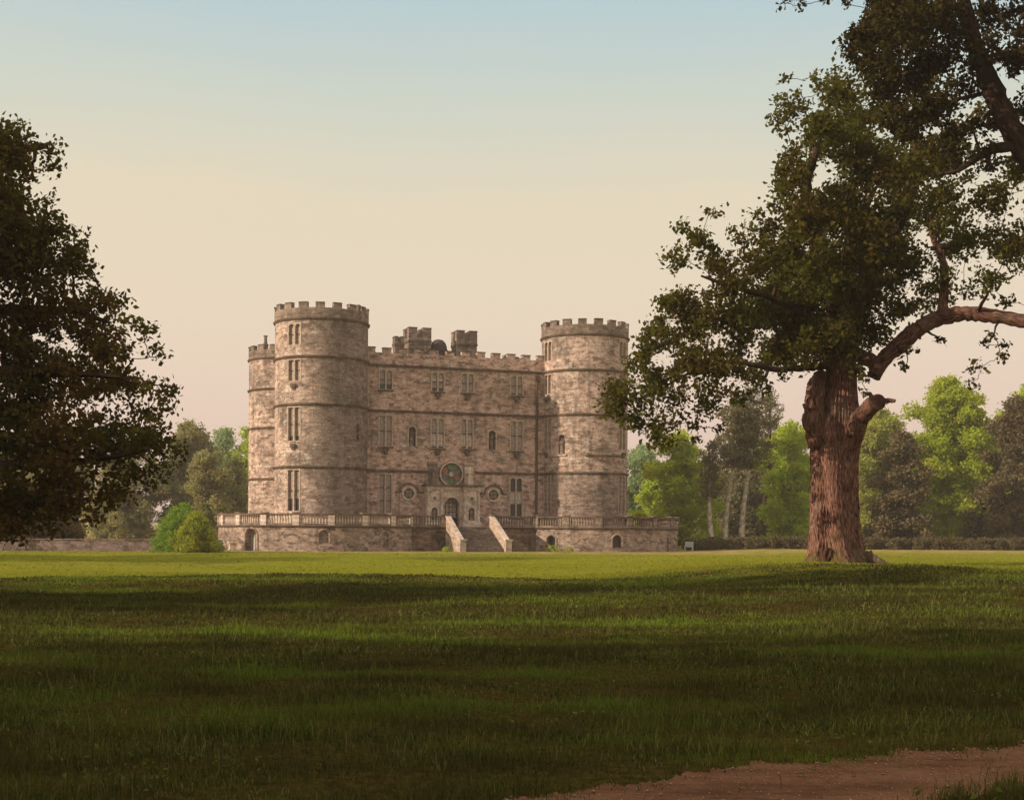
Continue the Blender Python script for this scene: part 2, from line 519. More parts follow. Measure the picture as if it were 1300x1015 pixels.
def grid_sheet(name, xs, ys, zf, mat, lift=0.0):
    X, Y = np.meshgrid(xs, ys)
    Z = zf(X, Y) + lift
    v = np.stack([X, Y, Z], -1).reshape(-1, 3)
    nx, ny = len(xs), len(ys)
    i = np.arange(ny - 1)[:, None] * nx + np.arange(nx - 1)[None, :]
    f = np.stack([i, i + 1, i + nx + 1, i + nx], -1).reshape(-1, 4)
    me = bpy.data.meshes.new(name)
    me.from_pydata(v.tolist(), [], f.tolist())
    me.polygons.foreach_set("use_smooth", [True] * len(me.polygons))
    me.materials.append(mat)
    o = bpy.data.objects.new(name, me)
    C.objects.link(o)
    return o

def ground_material():
    m, t, p, o = newmat('lawn')
    ob = t.nodes.new('ShaderNodeTexCoord').outputs['Object']
    fine = noise(t, ob, 9.0, 6, 0.7)
    med = noise(t, ob, 0.9, 5, 0.65)
    big = noise(t, ob, 0.12, 4, 0.6, (0.6, 1.5, 1))
    col = mixc(t, rampf(t, fine, 0.3, 0.7), (0.11, 0.12, 0.010), (0.28, 0.275, 0.022))
    col = mixc(t, rampf(t, med, 0.45, 0.7, 0, 0.5), col, (0.20, 0.16, 0.035))
    col = mixc(t, rampf(t, big, 0.5, 0.66, 0, 0.5), col, (0.24, 0.20, 0.045))
    col = mixc(t, rampf(t, noise(t, ob, 2.6, 4), 0.55, 0.7, 0, 0.55), col, (0.05, 0.045, 0.012))
    sp = t.nodes.new('ShaderNodeSeparateXYZ'); t.links.new(ob, sp.inputs[0])
    near = rampf(t, sp.outputs['Y'], 52, 38)  # rough near ground, with the lawn's shade put into its colour
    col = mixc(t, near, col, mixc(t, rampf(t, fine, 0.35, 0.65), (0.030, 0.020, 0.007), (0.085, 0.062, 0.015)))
    # worn earth verge at the far edge of the lawn
    far = rampf(t, sp.outputs['Y'], 112, 126)
    worn = mixc(t, 1.0, far, rampf(t, noise(t, ob, 0.5, 4), 0.42, 0.6), 'MULTIPLY')
    col = mixc(t, worn, col, (0.42, 0.27, 0.13))
    t.links.new(col, p.inputs['Base Color'])
    p.inputs['Roughness'].default_value = 0.95
    bp = t.nodes.new('ShaderNodeBump'); bp.inputs['Strength'].default_value = 0.9; bp.inputs['Distance'].default_value = 0.12
    hsum = mixc(t, 0.5, fine, med)
    t.links.new(hsum, bp.inputs['Height']); t.links.new(bp.outputs[0], p.inputs['Normal'])
    return m
M_LAWN = ground_material()

def graded(lo, hi, step, far, k):
    a = list(np.arange(lo, hi + 1e-6, step))
    d, q = step, hi
    while q < far:
        d *= k; q += d; a.append(q)
    return a
ys = [-800, -400, -200, -90, -50, -30, -18, -10] + [q for q in graded(-6, 130, 1.0, 1100, 1.18) if q < 1100] + [1100]
xp = [q for q in graded(0, 60, 1.0, 900, 1.25) if q < 900] + [900]
xs = [-q for q in xp[:0:-1]] + xp
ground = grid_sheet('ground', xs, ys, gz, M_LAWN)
tag(ground, kind='structure')

# path: a worn earth track crossing the near right corner
def path_edges(x):
    x = np.asarray(x, dtype=float)
    up = np.interp(x, [-6, -2, 0.22, 0.98, 1.83, 3.7, 7, 14], [4.6, 6.5, 7.66, 8.37, 8.88, 9.75, 10.6, 12.0])
    lo = np.interp(x, [-6, -2, 0.2, 1.2, 2.2, 3.08, 7, 14], [2.9, 4.9, 6.25, 6.85, 7.45, 7.95, 9.0, 10.4])
    hf = 0.035 * np.sin(x * 61 + 3 * np.sin(x * 19)) + 0.03 * np.sin(x * 97 + 2 * np.sin(x * 31))
    wob = hf + 0.09 * np.sin(x * 5.1) + 0.05 * np.sin(x * 11.7 + 1) + 0.04 * np.sin(x * 23 + 2)
    wob2 = hf + 0.08 * np.sin(x * 4.3 + 2) + 0.05 * np.sin(x * 13.1) + 0.03 * np.sin(x * 27)
    return lo + wob2, up + wob

def path_material():
    m, t, p, o = newmat('trodden_earth')
    ob = t.nodes.new('ShaderNodeTexCoord').outputs['Object']
    a = noise(t, ob, 2.2, 6, 0.7)
    b = noise(t, ob, 26, 4, 0.7)
    col = mixc(t, rampf(t, a, 0.3, 0.7), (0.14, 0.062, 0.034), (0.25, 0.125, 0.072))
    col = mixc(t, rampf(t, b, 0.55, 0.7, 0, 0.6), col, (0.09, 0.055, 0.036))
    col = mixc(t, rampf(t, b, 0.42, 0.3, 0, 0.5), col, (0.38, 0.23, 0.15))
    col = mixc(t, rampf(t, noise(t, ob, 0.8, 5, 0.7, (0.5, 2.2, 1)), 0.5, 0.66, 0, 0.7), col, (0.075, 0.036, 0.020))
    t.links.new(col, p.inputs['Base Color'])
    bp = t.nodes.new('ShaderNodeBump'); bp.inputs['Strength'].default_value = 1.0; bp.inputs['Distance'].default_value = 0.08
    t.links.new(mixc(t, 0.4, a, b), bp.inputs['Height']); t.links.new(bp.outputs[0], p.inputs['Normal'])
    return m
M_PATH = path_material()
pm = MB()
pxs = np.arange(-6, 14.01, 0.02)
plo, pup = path_edges(pxs)
for i in range(len(pxs) - 1):
    for k in range(8):
        q = []
        for (ii, kk) in ((i, k), (i + 1, k), (i + 1, k + 1), (i, k + 1)):
            f = kk / 8
            yy = plo[ii] * (1 - f) + pup[ii] * f
            zz = 0.004 + 0.010 * math.sin(pxs[ii] * 3.1 + f * 9) ** 2 * (f * (1 - f) * 4)
            q.append((pxs[ii], yy, zz))
        pm.face(q)
path = pm.build('path', M_PATH, smooth=60)
tag(path, kind='structure')

# ------------------------------------------------------------------ castle
LF = Vector((-243 / FPX * 138, 138, 0))
RF = Vector((7.9, 147.5, 0))
dv = RF - LF
CA = math.atan2(dv.y, dv.x)
CL = dv.length
FLOOR, Z4, Z3, Z2, Z1 = 2.2, 8.2, 14.45, 19.2, 23.0

castle = empty('castle', LF, CA)
tag(castle, 'weathered pinkish stone castle with round battlemented corner towers and a central porch', 'castle')

def fac(px, py, v=0.0):
    """picture point -> (u, z) on the facade plane set v metres forward"""
    dx, dy = unroll(px, py)
    tx = dx / FPX
    x0 = LF.x + v * math.sin(CA); y0 = LF.y - v * math.cos(CA)
    u = (tx * y0 - x0) / (math.cos(CA) - tx * math.sin(CA))
    Y = y0 + u * math.sin(CA)
    return u, EYE - dy / FPX * Y

def flat(y0=0.0):
    return lambda x, z, d: (x, y0 + d, z)

def cyl(cx, cy, R):
    def f(u, z, d):
        a = u / R
        return (cx + (R - d) * math.sin(a), cy - (R - d) * math.cos(a), z)
    return f

def window_mesh(W, H, mats_idx, arched=True, depth=0.22, sill=True, corbel=False, transoms=1, surround=0.13, mull=0.16):
    """two-light stone window; x across, z up from its foot, -y outward"""
    mb = MB()
    lw = (W - 2 * surround - mull) / 2
    ops = []
    for k in range(2):
        a = -W / 2 + surround + k * (lw + mull)
        rise = lw / 2 if arched else 0.0
        ops.append((a, a + lw, 0.06, H - surround - rise, rise, depth))
    mb.plate(-W / 2, W / 2, 0, H, ops, flat(-0.035), du=9, m=0)
    for x in (-W / 2, W / 2):                                    # surround returns to the wall
        mb.face([(x, -0.035, 0), (x, -0.035, H), (x, 0.1, H), (x, 0.1, 0)], 0)
    mb.face([(-W / 2, -0.035, H), (W / 2, -0.035, H), (W / 2, 0.1, H), (-W / 2, 0.1, H)], 0)
    for t in range(transoms):
        z = H * (t + 1) / (transoms + 1) * (0.98)
        for (a, b, *_r) in ops:
            mb.box(a, b, depth - 0.16, depth - 0.06, z - 0.04, z + 0.04, 2)
    if sill:
        mb.box(-W / 2 - 0.06, W / 2 + 0.06, -0.16, -0.036, -0.14, -0.001, 1)
    if corbel:
        mb.box(-0.28, 0.28, -0.34, 0.05, -0.62, -0.28, 1)
        mb.box(-0.18, 0.18, -0.22, 0.05, -0.85, -0.62, 1)
    return mb, ops, depth - 0.05

def add_window(parent, M, W, H, bands, **kw):
    """bands: list of (fraction from, fraction to, pane material)"""
    mb, ops, dy = window_mesh(W, H, None, **kw)
    o = mb.build('window', [M_FRAME, M_TRIM, M_IRON], parent, M=M)
    if parent is castle:
        for (a, b, za, zs, rise, d) in ops:
            p = MB()
            zt = zs + rise
            for (f0, f1, mi) in bands:
                z0, z1 = za + (zt - za) * f0, za + (zt - za) * f1
                p.face([(a, dy, z0), (b, dy, z0), (b, dy, z1), (a, dy, z1)], mi, [(0, z0), (b - a, z0), (b - a, z1), (0, z1)])
            p.build('pane', [M_DARKG, M_GREY, M_PALEG], o, merge=False)
    else:                                                         # a tower's window is already a sub-part
        me = o.data
        p = MB()
        for (a, b, za, zs, rise, d) in ops:
            zt = zs + rise
            for (f0, f1, mi) in bands:
                z0, z1 = za + (zt - za) * f0, za + (zt - za) * f1
                p.face([(a, dy, z0), (b, dy, z0), (b, dy, z1), (a, dy, z1)], mi, [(0, z0), (b - a, z0), (b - a, z1), (0, z1)])
        bm = bmesh.new(); bm.from_mesh(me)
        uvl = bm.loops.layers.uv.active
        for f, mi, uv in zip(p.f, p.m, p.uv):
            bf = bm.faces.new([bm.verts.new(p.v[i]) for i in f])
            bf.material_index = 3 + mi
            for lp, q in zip(bf.loops, uv): lp[uvl].uv = q
        bm.to_mesh(me); bm.free()
        for mt in (M_DARKG, M_GREY, M_PALEG): me.materials.append(mt)
    return o

def ring_string(parent, cx, cy, R, z, name='string_course', h=0.30, proj=0.20):
    mb = MB()
    mb.lathe([(R - 0.05, z - h * 0.55), (R + proj * 0.5, z - h * 0.5), (R + proj, z - h * 0.05), (R + proj, z + h * 0.25), (R - 0.05, z + h * 0.5)], 72, (cx, cy, 0))
    return mb.build(name, M_TRIM, parent, smooth=35)

def merlon_ring(mb, cx, cy, R, z0, z1, n, wfrac, th, off=0.0):
    for k in range(n):
        a0 = off + k * 2 * math.pi / n
        jit = random.uniform(-0.01, 0.01)
        a1 = a0 + 2 * math.pi / n * wfrac + jit
        zt = z1 + random.uniform(-0.05, 0.04)
        seg = 3
        for i in range(seg):
            p0, p1 = a0 + (a1 - a0) * i / seg, a0 + (a1 - a0) * (i + 1) / seg
            q = lambda r, a, z: (cx + r * math.sin(a), cy - r * math.cos(a), z)
            mb.face([q(R, p0, z0), q(R, p1, z0), q(R, p1, zt), q(R, p0, zt)], 0)
            mb.face([q(R - th, p1, z0), q(R - th, p0, z0), q(R - th, p0, zt), q(R - th, p1, zt)], 0)
            e = 0.05
            for zz, mm in ((zt, 1), (zt + 0.09, 1)):
                mb.face([q(R + e, p0, zz), q(R + e, p1, zz), q(R - th - e, p1, zz), q(R - th - e, p0, zz)], 1)
            mb.face([q(R + e, p0, zt), q(R + e, p1, zt), q(R + e, p1, zt + 0.09), q(R + e, p0, zt + 0.09)], 1)
        for a in (a0, a1):
            mb.face([q(R, a, z0), q(R - th, a, z0), q(R - th, a, zt), q(R, a, zt)], 0)
            mb.face([q(R + 0.05, a, zt), q(R - th - 0.05, a, zt), q(R - th - 0.05, a, zt + 0.09), q(R + 0.05, a, zt + 0.09)], 1)

LW = 1.66
def tower(cx, cy, R, columns, niches, off, mat=None):
    """columns: [(phi deg, [(storey z foot, z head, arched)...])]"""
    mb = MB()
    bands = [(0.6, Z4), (Z4, Z3), (Z3, Z2), (Z2, Z1)]
    mf = cyl(cx, cy, R)
    allw = []
    for z0, z1 in bands:
        holes = []
        for phi, wins in columns:
            for (a, b, arched, bandspec, corb) in wins:
                if z0 <= a < z1:
                    u = RAD(phi) * R
                    holes.append((u - LW / 2 + 0.04, u + LW / 2 - 0.04, a, b, 0, 0.5))
                    allw.append((phi, a, b, arched, bandspec, corb))
        for (phi, a, b, wd) in niches:
            if z0 <= a < z1:
                u = RAD(phi) * R
                holes.append((u - wd / 2, u + wd / 2, a, b - wd / 2, wd / 2, 0.45))
        mb.plate(-math.pi * R, math.pi * R, z0, z1, holes, mf, du=0.42)
    for (phi, a, b, wd) in niches:                                # niche back
        u = RAD(phi) * R
        mb.face([mf(u - wd / 2, a, 0.45), mf(u + wd / 2, a, 0.45), mf(u + wd / 2, b, 0.45), mf(u - wd / 2, b, 0.45)], 1)
    t = mb.build('tower', [mat or M_TOWER, M_WEATH], castle, smooth=30)
    b = MB()
    b.lathe([(R + 0.06, Z1), (R + 0.06, 24.05), (R - 0.44, 24.05), (R - 0.44, 23.3)], 72, (cx, cy, 0), 0)
    b.lathe([(0, 23.32), (R - 0.4, 23.30)], 48, (cx, cy, 0), 2)
    merlon_ring(b, cx, cy, R + 0.06, 24.05, 24.56, 17, 0.52, 0.5, off)
    b.build('battlement', [M_WEATH, M_TRIM, M_LEADROOF], t, smooth=25)
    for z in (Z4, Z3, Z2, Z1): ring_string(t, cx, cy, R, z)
    for (phi, a, bz, arched, spec, corb) in allw:
        ph = RAD(phi)
        rr = R * math.cos(LW / 2 / R)
        M = Matrix.Translation((cx + rr * math.sin(ph), cy - rr * math.cos(ph), a)) @ Matrix.Rotation(ph, 4, 'Z')
        add_window(t, M, LW, bz - a, spec, arched=arched, corbel=corb, sill=False, depth=0.30)
    return t

DK, GR, PL = 0, 1, 2
gg = [(0, 1, GR)]
dd = [(0, 1, DK)]
dg = [(0, 0.15, DK), (0.15, 1, GR)]
def storeys(corb=True, g=((0, 0.3, DK), (0.3, 1, GR))):
    return [(3.75, 8.0, False, g, False), (10.75, 14.25, False, dg, corb), (16.75, 19.0, False, gg, corb), (20.35, 22.6, True, gg, False)]
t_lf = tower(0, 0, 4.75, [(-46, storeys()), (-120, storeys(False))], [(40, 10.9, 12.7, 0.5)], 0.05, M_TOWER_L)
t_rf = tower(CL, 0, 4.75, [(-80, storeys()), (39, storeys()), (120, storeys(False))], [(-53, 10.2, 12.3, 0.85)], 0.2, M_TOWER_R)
t_lr = tower(1.67, 31.2, 4.75, [(-120, storeys(False))], [], 0.1)
t_rr = tower(28.0, 31.2, 4.75, [(120, storeys(False))], [], 0.15)

# ledge fragment and water spout on the near right tower
mb = MB()
mb.lathe([(4.7, 9.95), (4.93, 10.0), (4.93, 10.12), (4.7, 10.2)], 20, (CL, 0, 0), a0=RAD(-20), a1=RAD(38))
mb.build('ledge', M_TRIM, t_rf, smooth=35)
mb = MB(); mb.tube([(CL - 1.6, -4.4, 10.15), (CL - 1.75, -5.3, 10.15)], [0.2, 0.16], 8)
mb.build('water_spout', M_WEATH, t_rf)
# chimney pots standing on tower tops
mb = MB()
mb.lathe([(0.33, 23.3), (0.33, 24.7), (0.38, 24.7), (0.38, 24.85), (0.22, 25.0), (0.18, 25.75), (0.26, 25.8), (0.26, 25.95), (0, 25.95)], 12, (-1.35, 29.5, 0))
mb.build('chimney', M_WEATH, t_lr, smooth=35)
mb = MB()
mb.lathe([(0.2, 23.3), (0.2, 24.5), (0.26, 24.55), (0.26, 24.7), (0.13, 24.8), (0.0, 24.85)], 10, (3.15, -3.1, 0))
mb.build('chimney', M_WEATH, t_lf, smooth=35)

def statue_mesh(mb, c, h, m=0, facing=0.0):
    """a robed standing stone figure, one continuous turned and pinched body with head and folded arms"""
    x, y, z = c
    prof = [(0.16, 0.0), (0.155, 0.05), (0.13, 0.2), (0.125, 0.38), (0.135, 0.5), (0.12, 0.6), (0.15, 0.72), (0.155, 0.78), (0.09, 0.83), (0.05, 0.85), (0.055, 0.87), (0.072, 0.92), (0.062, 0.97), (0.0, 1.0)]
    n = 12
    for j in range(n):
        a0, a1 = j * 2 * math.pi / n, (j + 1) * 2 * math.pi / n
        for (r0, h0), (r1, h1) in zip(prof, prof[1:]):
            q = []
            for r, hh, a in ((r0, h0, a0), (r0, h0, a1), (r1, h1, a1), (r1, h1, a0)):
                fold = 1 + (0.10 * math.cos(5 * a) if hh < 0.6 else 0)
                q.append((x + r * h * fold * math.sin(a), y - 0.72 * r * h * fold * math.cos(a), z + hh * h))
            if r1 == 0: q = q[:3]
            mb.face(q, m)
    for s_ in (-1, 1):
        mb.tube([(x + s_ * 0.145 * h, y, z + 0.76 * h), (x + s_ * 0.18 * h, y - 0.04 * h, z + 0.62 * h), (x + s_ * 0.05 * h, y - 0.13 * h, z + 0.58 * h)], [0.045 * h, 0.042 * h, 0.03 * h], 7, m)

mb = MB()
ph = RAD(-53)
statue_mesh(mb, (CL + 4.55 * math.sin(ph), -4.55 * math.cos(ph), 10.25), 1.7)
mb.build('statue', M_WEATH, t_rf, smooth=50)
mb = MB()
mb.box(-0.62, 0.62, -0.2, 0.1, -0.2, 0.0)
mb.build('niche_sill', M_PALE, t_rf, M=Matrix.Translation((CL + 4.72 * math.sin(ph), -4.72 * math.cos(ph), 10.2)) @ Matrix.Rotation(ph, 4, 'Z'))

# ---- main block
W_TOP = [(480.6, 499, 467.5, 495), (547.2, 564.6, 471, 497.5), (585, 602.3, 472.5, 499), (647.5, 664.7, 475.5, 502.5)]
W_MID = [(480.3, 498.6, 525.5, 567), (546.5, 564.6, 529.3, 569), (584.3, 601.2, 530.3, 570), (647.3, 664.5, 532.5, 572.5)]
W_GRD = [(480, 498, 600.5, 652), (646.6, 663.6, 605, 657)]
NICHE = [(519, 527.4, 541.5, 566.7), (620.3, 629, 546.5, 571)]
fw = []
def fwin(q, head=None):
    u0, zt = fac(q[0], q[2]); u1, zb = fac(q[1], q[3])
    return u0, u1, zb, zt if head is None else min(zt, head)
mid_spec = [(0, 0.06, DK), (0.06, 0.5, PL), (0.5, 1, GR)]
top_h, mid_h, grd_h = [], [], []
for i, q in enumerate(W_TOP):
    u0, u1, zb, zt = fwin(q, Z2 - 0.35); top_h.append((u0 + 0.04, u1 - 0.04, zb, zt, 0, 0.5))
    spec = [[(0, 0.28, DK), (0.28, 1, GR)], [(0, 0.2, DK), (0.2, 0.55, GR), (0.55, 0.7, PL), (0.7, 1, GR)], [(0, 1, GR)], [(0, 0.1, DK), (0.1, 1, GR)]][i]
    fw.append((u0, u1, zb, zt, spec, True, i > 0))
for i, q in enumerate(W_MID):
    u0, u1, zb, zt = fwin(q, Z3 - 0.18); mid_h.append((u0 + 0.04, u1 - 0.04, zb, zt, 0, 0.5))
    fw.append((u0, u1, zb, zt, gg if i in (0, 3) else mid_spec, i > 0, True))
for i, q in enumerate(W_GRD):
    u0, u1, zb, zt = fwin(q, Z4 - 0.22); zb = max(zb, FLOOR + 0.55); grd_h.append((u0 + 0.04, u1 - 0.04, zb, zt, 0, 0.5))
    fw.append((u0, u1, zb, zt, gg if i == 0 else [(0, 0.34, DK), (0.34, 0.66, PL), (0.66, 1, DK)], i == 1, False))
nich = []
for q in NICHE:
    u0, u1, zb, zt = fwin(q)
    nich.append((u0, u1, zb, zt))
    r = (u1 - u0) / 2
    mid_h.append((u0, u1, zb, zt - r, r, 0.5))
# doorway
u_c = fac(571.5, 640)[0]
mb = MB()
f0 = flat(0.0)
mb.plate(0, CL, 0.6, Z4, grd_h + [(u_c - 0.85, u_c + 0.85, FLOOR, 4.7, 0.82, 0.9)], f0, du=2)
mb.plate(0, CL, Z4, Z3, mid_h, f0, du=2)
mb.plate(0, CL, Z3, Z2, top_h, f0, du=2)
for (u0, u1, zb, zt) in nich:
    mb.face([(u0 - .1, 0.5, zb - .1), (u1 + .1, 0.5, zb - .1), (u1 + .1, 0.5, zt + .1), (u0 - .1, 0.5, zt + .1)], 1)
D = 31.2
for (a, b) in (((CL, 0), (28.0, D)), ((28.0, D), (1.67, D)), ((1.67, D), (0, 0))):   # other three sides
    L = math.hypot(b[0] - a[0], b[1] - a[1])
    mb.face([(a[0], a[1], 0.6), (b[0], b[1], 0.6), (b[0], b[1], Z2), (a[0], a[1], Z2)], 0, [(0, 0.6), (L, 0.6), (L, Z2), (0, Z2)])
mb.build('wall', [M_WALL, M_WEATH], castle)
mb = MB()
mb.face([(0.3, 0.3, 19.6), (CL - .3, 0.3, 19.6), (27.9, D - .3, 19.6), (1.7, D - .3, 19.6)])
mb.build('roof', M_LEADROOF, castle)

for (u0, u1, zb, zt, spec, arched, corb) in fw:
    M = Matrix.Translation(((u0 + u1) / 2, 0, zb))
    tall = zt - zb > 2.6
    o = add_window(castle, M, u1 - u0, zt - zb, spec, arched=arched, corbel=False, sill=True, transoms=1 if not tall else (2 if zt - zb > 4 else 1), depth=0.24)
    if corb:
        c = MB()
        c.box(-0.30, 0.30, -0.30, 0.02, -0.48, -0.20)
        c.box(-0.16, 0.16, -0.42, 0.02, -0.78, -0.48)
        c.build('corbel', M_TRIM, castle, M=M)

def straight_string(z, name='string_course', h=0.28, proj=0.18, u0=3.5, u1=None, gap=None):
    u1 = CL - 3.5 if u1 is None else u1
    segs = [(u0, u1)] if gap is None else [(u0, gap[0]), (gap[1], u1)]
    for a, b in segs:
        mb = MB()
        mb.box(a, b, -proj, 0.05, z - 0.05, z + h * 0.35)
        mb.box(a, b, -proj * 0.55, 0.05, z - h * 0.6, z - 0.052)
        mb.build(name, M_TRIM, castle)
straight_string(Z2); straight_string(Z3)
uL, uR = fac(545, 600)[0], fac(604, 600)[0]
straight_string(Z4, gap=(uL, uR))

# battlements of the main block
def straight_battlement(a, b, n):
    mb = MB()
    a, b = Vector(a), Vector(b)
    L = (b - a).length
    ang = math.atan2(b.y - a.y, b.x - a.x)
    M = Matrix.Translation((a.x, a.y, 0)) @ Matrix.Rotation(ang, 4, 'Z')
    mb.box(0, L, -0.06, 0.44, Z2 + 0.1, 20.5, 0, M)
    p = L / n
    for k in range(n):
        x0 = k * p + 0.45
        j = random.uniform(-0.04, 0.04)
        mb.box(x0, x0 + p * 0.52, -0.06, 0.44, 20.501, 20.98 + j, 0, M)
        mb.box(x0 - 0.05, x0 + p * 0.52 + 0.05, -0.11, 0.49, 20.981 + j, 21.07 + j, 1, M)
    return mb.build('battlement', [M_WALL, M_TRIM], castle)
straight_battlement((4.3, 0), (CL - 4.3, 0), 12)
straight_battlement((CL, 4.3), (28.0, D - 4.3), 13)
straight_battlement((28.0 - 4.3, D), (1.67 + 4.3, D), 10)
straight_battlement((1.67, D - 4.3), (0, 4.3), 13)

# roof turrets and the dark cupola between them
def turret(px0, px1, v, ztop, zstr):
    u0, _ = fac(px0, 430, v); u1, _ = fac(px1, 430, v)
    w = u1 - u0
    y0 = -v
    mb = MB()
    mb.box(u0, u1, y0, y0 + w, 19.5, zstr)
    mb.box(u0 - 0.08, u1 + 0.08, y0 - 0.08, y0 + w + 0.08, zstr + 0.001, zstr + 0.22, 1)
    zc = ztop - 1.2
    mb.box(u0 - 0.03, u1 + 0.03, y0 - 0.03, y0 + w + 0.03, zstr + 0.221, zc)
    mw = w * 0.37
    for (a, b) in ((u0 - 0.03, u0 + mw), (u1 - mw, u1 + 0.03)):
        for (c, d) in ((y0 - 0.03, y0 + mw), (y0 + w - mw, y0 + w + 0.03)):
            mb.box(a, b, c, d, zc + 0.001, ztop - 0.1)
            mb.box(a - 0.04, b + 0.04, c - 0.04, d + 0.04, ztop - 0.099, ztop, 1)
    return mb.build('roof_turret', [M_WEATH, M_TRIM], castle)
turret(519.3, 547.2, -11.5, 25.2, 23.5)
turret(580.5, 605.5, -11.5, 25.15, 23.4)
turret(501.5, 513.0, -10.5, 23.9, 22.9)
uc, _ = fac(558.5, 435, -13.0)
mb = MB()
mb.lathe([(1.0, 19.5), (1.0, 22.8), (1.1, 22.85), (1.1, 23.0), (1.0, 23.05), (0.96, 23.45), (0.80, 23.85), (0.5, 24.15), (0.0, 24.28)], 20, (uc, 13.6, 0))
mb.build('cupola', M_LEADROOF, castle, smooth=40)

# rainwater pipe in the right corner
up, _ = fac(681, 520)
mb = MB()
mb.tube([(up, -0.16, FLOOR), (up, -0.16, 18.2)], [0.13, 0.13], 10)
mb.box(up - 0.26, up + 0.26, -0.36, 0.0, 18.2, 18.75)
mb.build('drainpipe', M_IRON, castle, smooth=40)

# statues in the two facade niches
for (u0, u1, zb, zt) in nich:
    mb = MB(); statue_mesh(mb, ((u0 + u1) / 2, 0.25, zb + 0.08), (zt - zb) * 0.86)
    mb.box((u0 + u1) / 2 - 0.2, (u0 + u1) / 2 + 0.2, 0.05, 0.45, zb + 0.001, zb + 0.1)
    mb.build('statue', M_WEATH, castle, smooth=50)
    mb = MB()
    n = 14; r = (u1 - u0) / 2; um = (u0 + u1) / 2
    pts = [(u0 - 0.08, -0.03, zb)] + [(um - (r + 0.08) * math.cos(math.pi * i / n), -0.03, zt - r + (r + 0.08) * math.sin(math.pi * i / n)) for i in range(n + 1)] + [(u1 + 0.08, -0.03, zb)]
    mb.tube(pts, [0.09] * len(pts), 6)
    mb.build('niche_frame', M_PALE, castle, smooth=60)

# small round windows with hood moulds
def disc(mb, c, r, y, m, n=20):
    mb.face([(c[0] + r * math.sin(2 * math.pi * k / n), y, c[1] + r * math.cos(2 * math.pi * k / n)) for k in range(n)], m)

def ring_front(mb, c, r0, r1, y0, y1, m, n=36):
    for k in range(n):
        a, b = 2 * math.pi * k / n, 2 * math.pi * (k + 1) / n
        q = lambda r, t, y: (c[0] + r * math.sin(t), y, c[1] + r * math.cos(t))
        mb.face([q(r0, a, y0), q(r0, b, y0), q(r1, b, y0), q(r1, a, y0)], m)
        mb.face([q(r1, a, y0), q(r1, b, y0), q(r1, b, y1), q(r1, a, y1)], m)
        mb.face([q(r0, a, y0), q(r0, a, y1), q(r0, b, y1), q(r0, b, y0)], m)

for (px, py) in ((519, 626), (626.3, 628)):
    u, z = fac(px, py)
    mb = MB()
    ring_front(mb, (u, z), 0.56, 0.74, -0.12, 0.02, 0)
    disc(mb, (u, z), 0.57, -0.012, 1)
    rw = mb.build('round_window', [M_PALE, M_DARKG], castle)
    for k, mt in enumerate((M_GREEN, M_RED, M_GRYG, M_RED)):
        a = RAD(45 + 90 * k)
        pm_ = MB(); disc(pm_, (u + 0.26 * math.sin(a), z + 0.26 * math.cos(a)), 0.2, -0.03, 0, 14)
        pm_.build('pane', mt, rw)
    mb = MB()
    pts = [(u - 1.5, -0.1, z + 0.15), (u - 0.98, -0.1, z + 0.15)] + [(u - 0.98 * math.cos(math.pi * i / 16), -0.1, z + 0.2 + 0.82 * math.sin(math.pi * i / 16)) for i in range(17)] + [(u + 0.98, -0.1, z + 0.15), (u + 1.5, -0.1, z + 0.15)]
    mb.tube(pts, [0.09] * len(pts), 6)
    mb.build('hood_mould', M_TRIM, castle, smooth=60)

# rose window
ur, zr = fac(573.2, 601.3, 0.2)
mb = MB()
ring_front(mb, (ur, zr), 1.17, 1.30, -0.30, 0.02, 0, 48)
ring_front(mb, (ur, zr), 1.301, 1.40, -0.20, 0.02, 1, 48)
disc(mb, (ur, zr), 1.18, -0.03, 2, 48)
rose = mb.build('rose_window', [M_PALE, M_WEATH, M_WEATH], castle)
for k, mt in enumerate((M_GREEN, M_GRYG, M_RED, M_GREEN, M_GRYG, M_RED)):
    a = RAD(60 * k)
    c = (ur + 0.72 * math.sin(a), zr + 0.72 * math.cos(a))
    pm_ = MB(); disc(pm_, c, 0.31, -0.06, 0)
    pm_.build('pane', mt, rose)
    pm_ = MB(); ring_front(pm_, c, 0.311, 0.37, -0.12, -0.031, 0, 20)
    pm_.build('tracery', M_WEATH, rose)
pm_ = MB(); disc(pm_, (ur, zr), 0.27, -0.06, 0); pm_.build('pane', M_PALEG, rose)
pm_ = MB(); ring_front(pm_, (ur, zr), 0.271, 0.34, -0.12, -0.031, 0, 20); pm_.build('tracery', M_WEATH, rose)

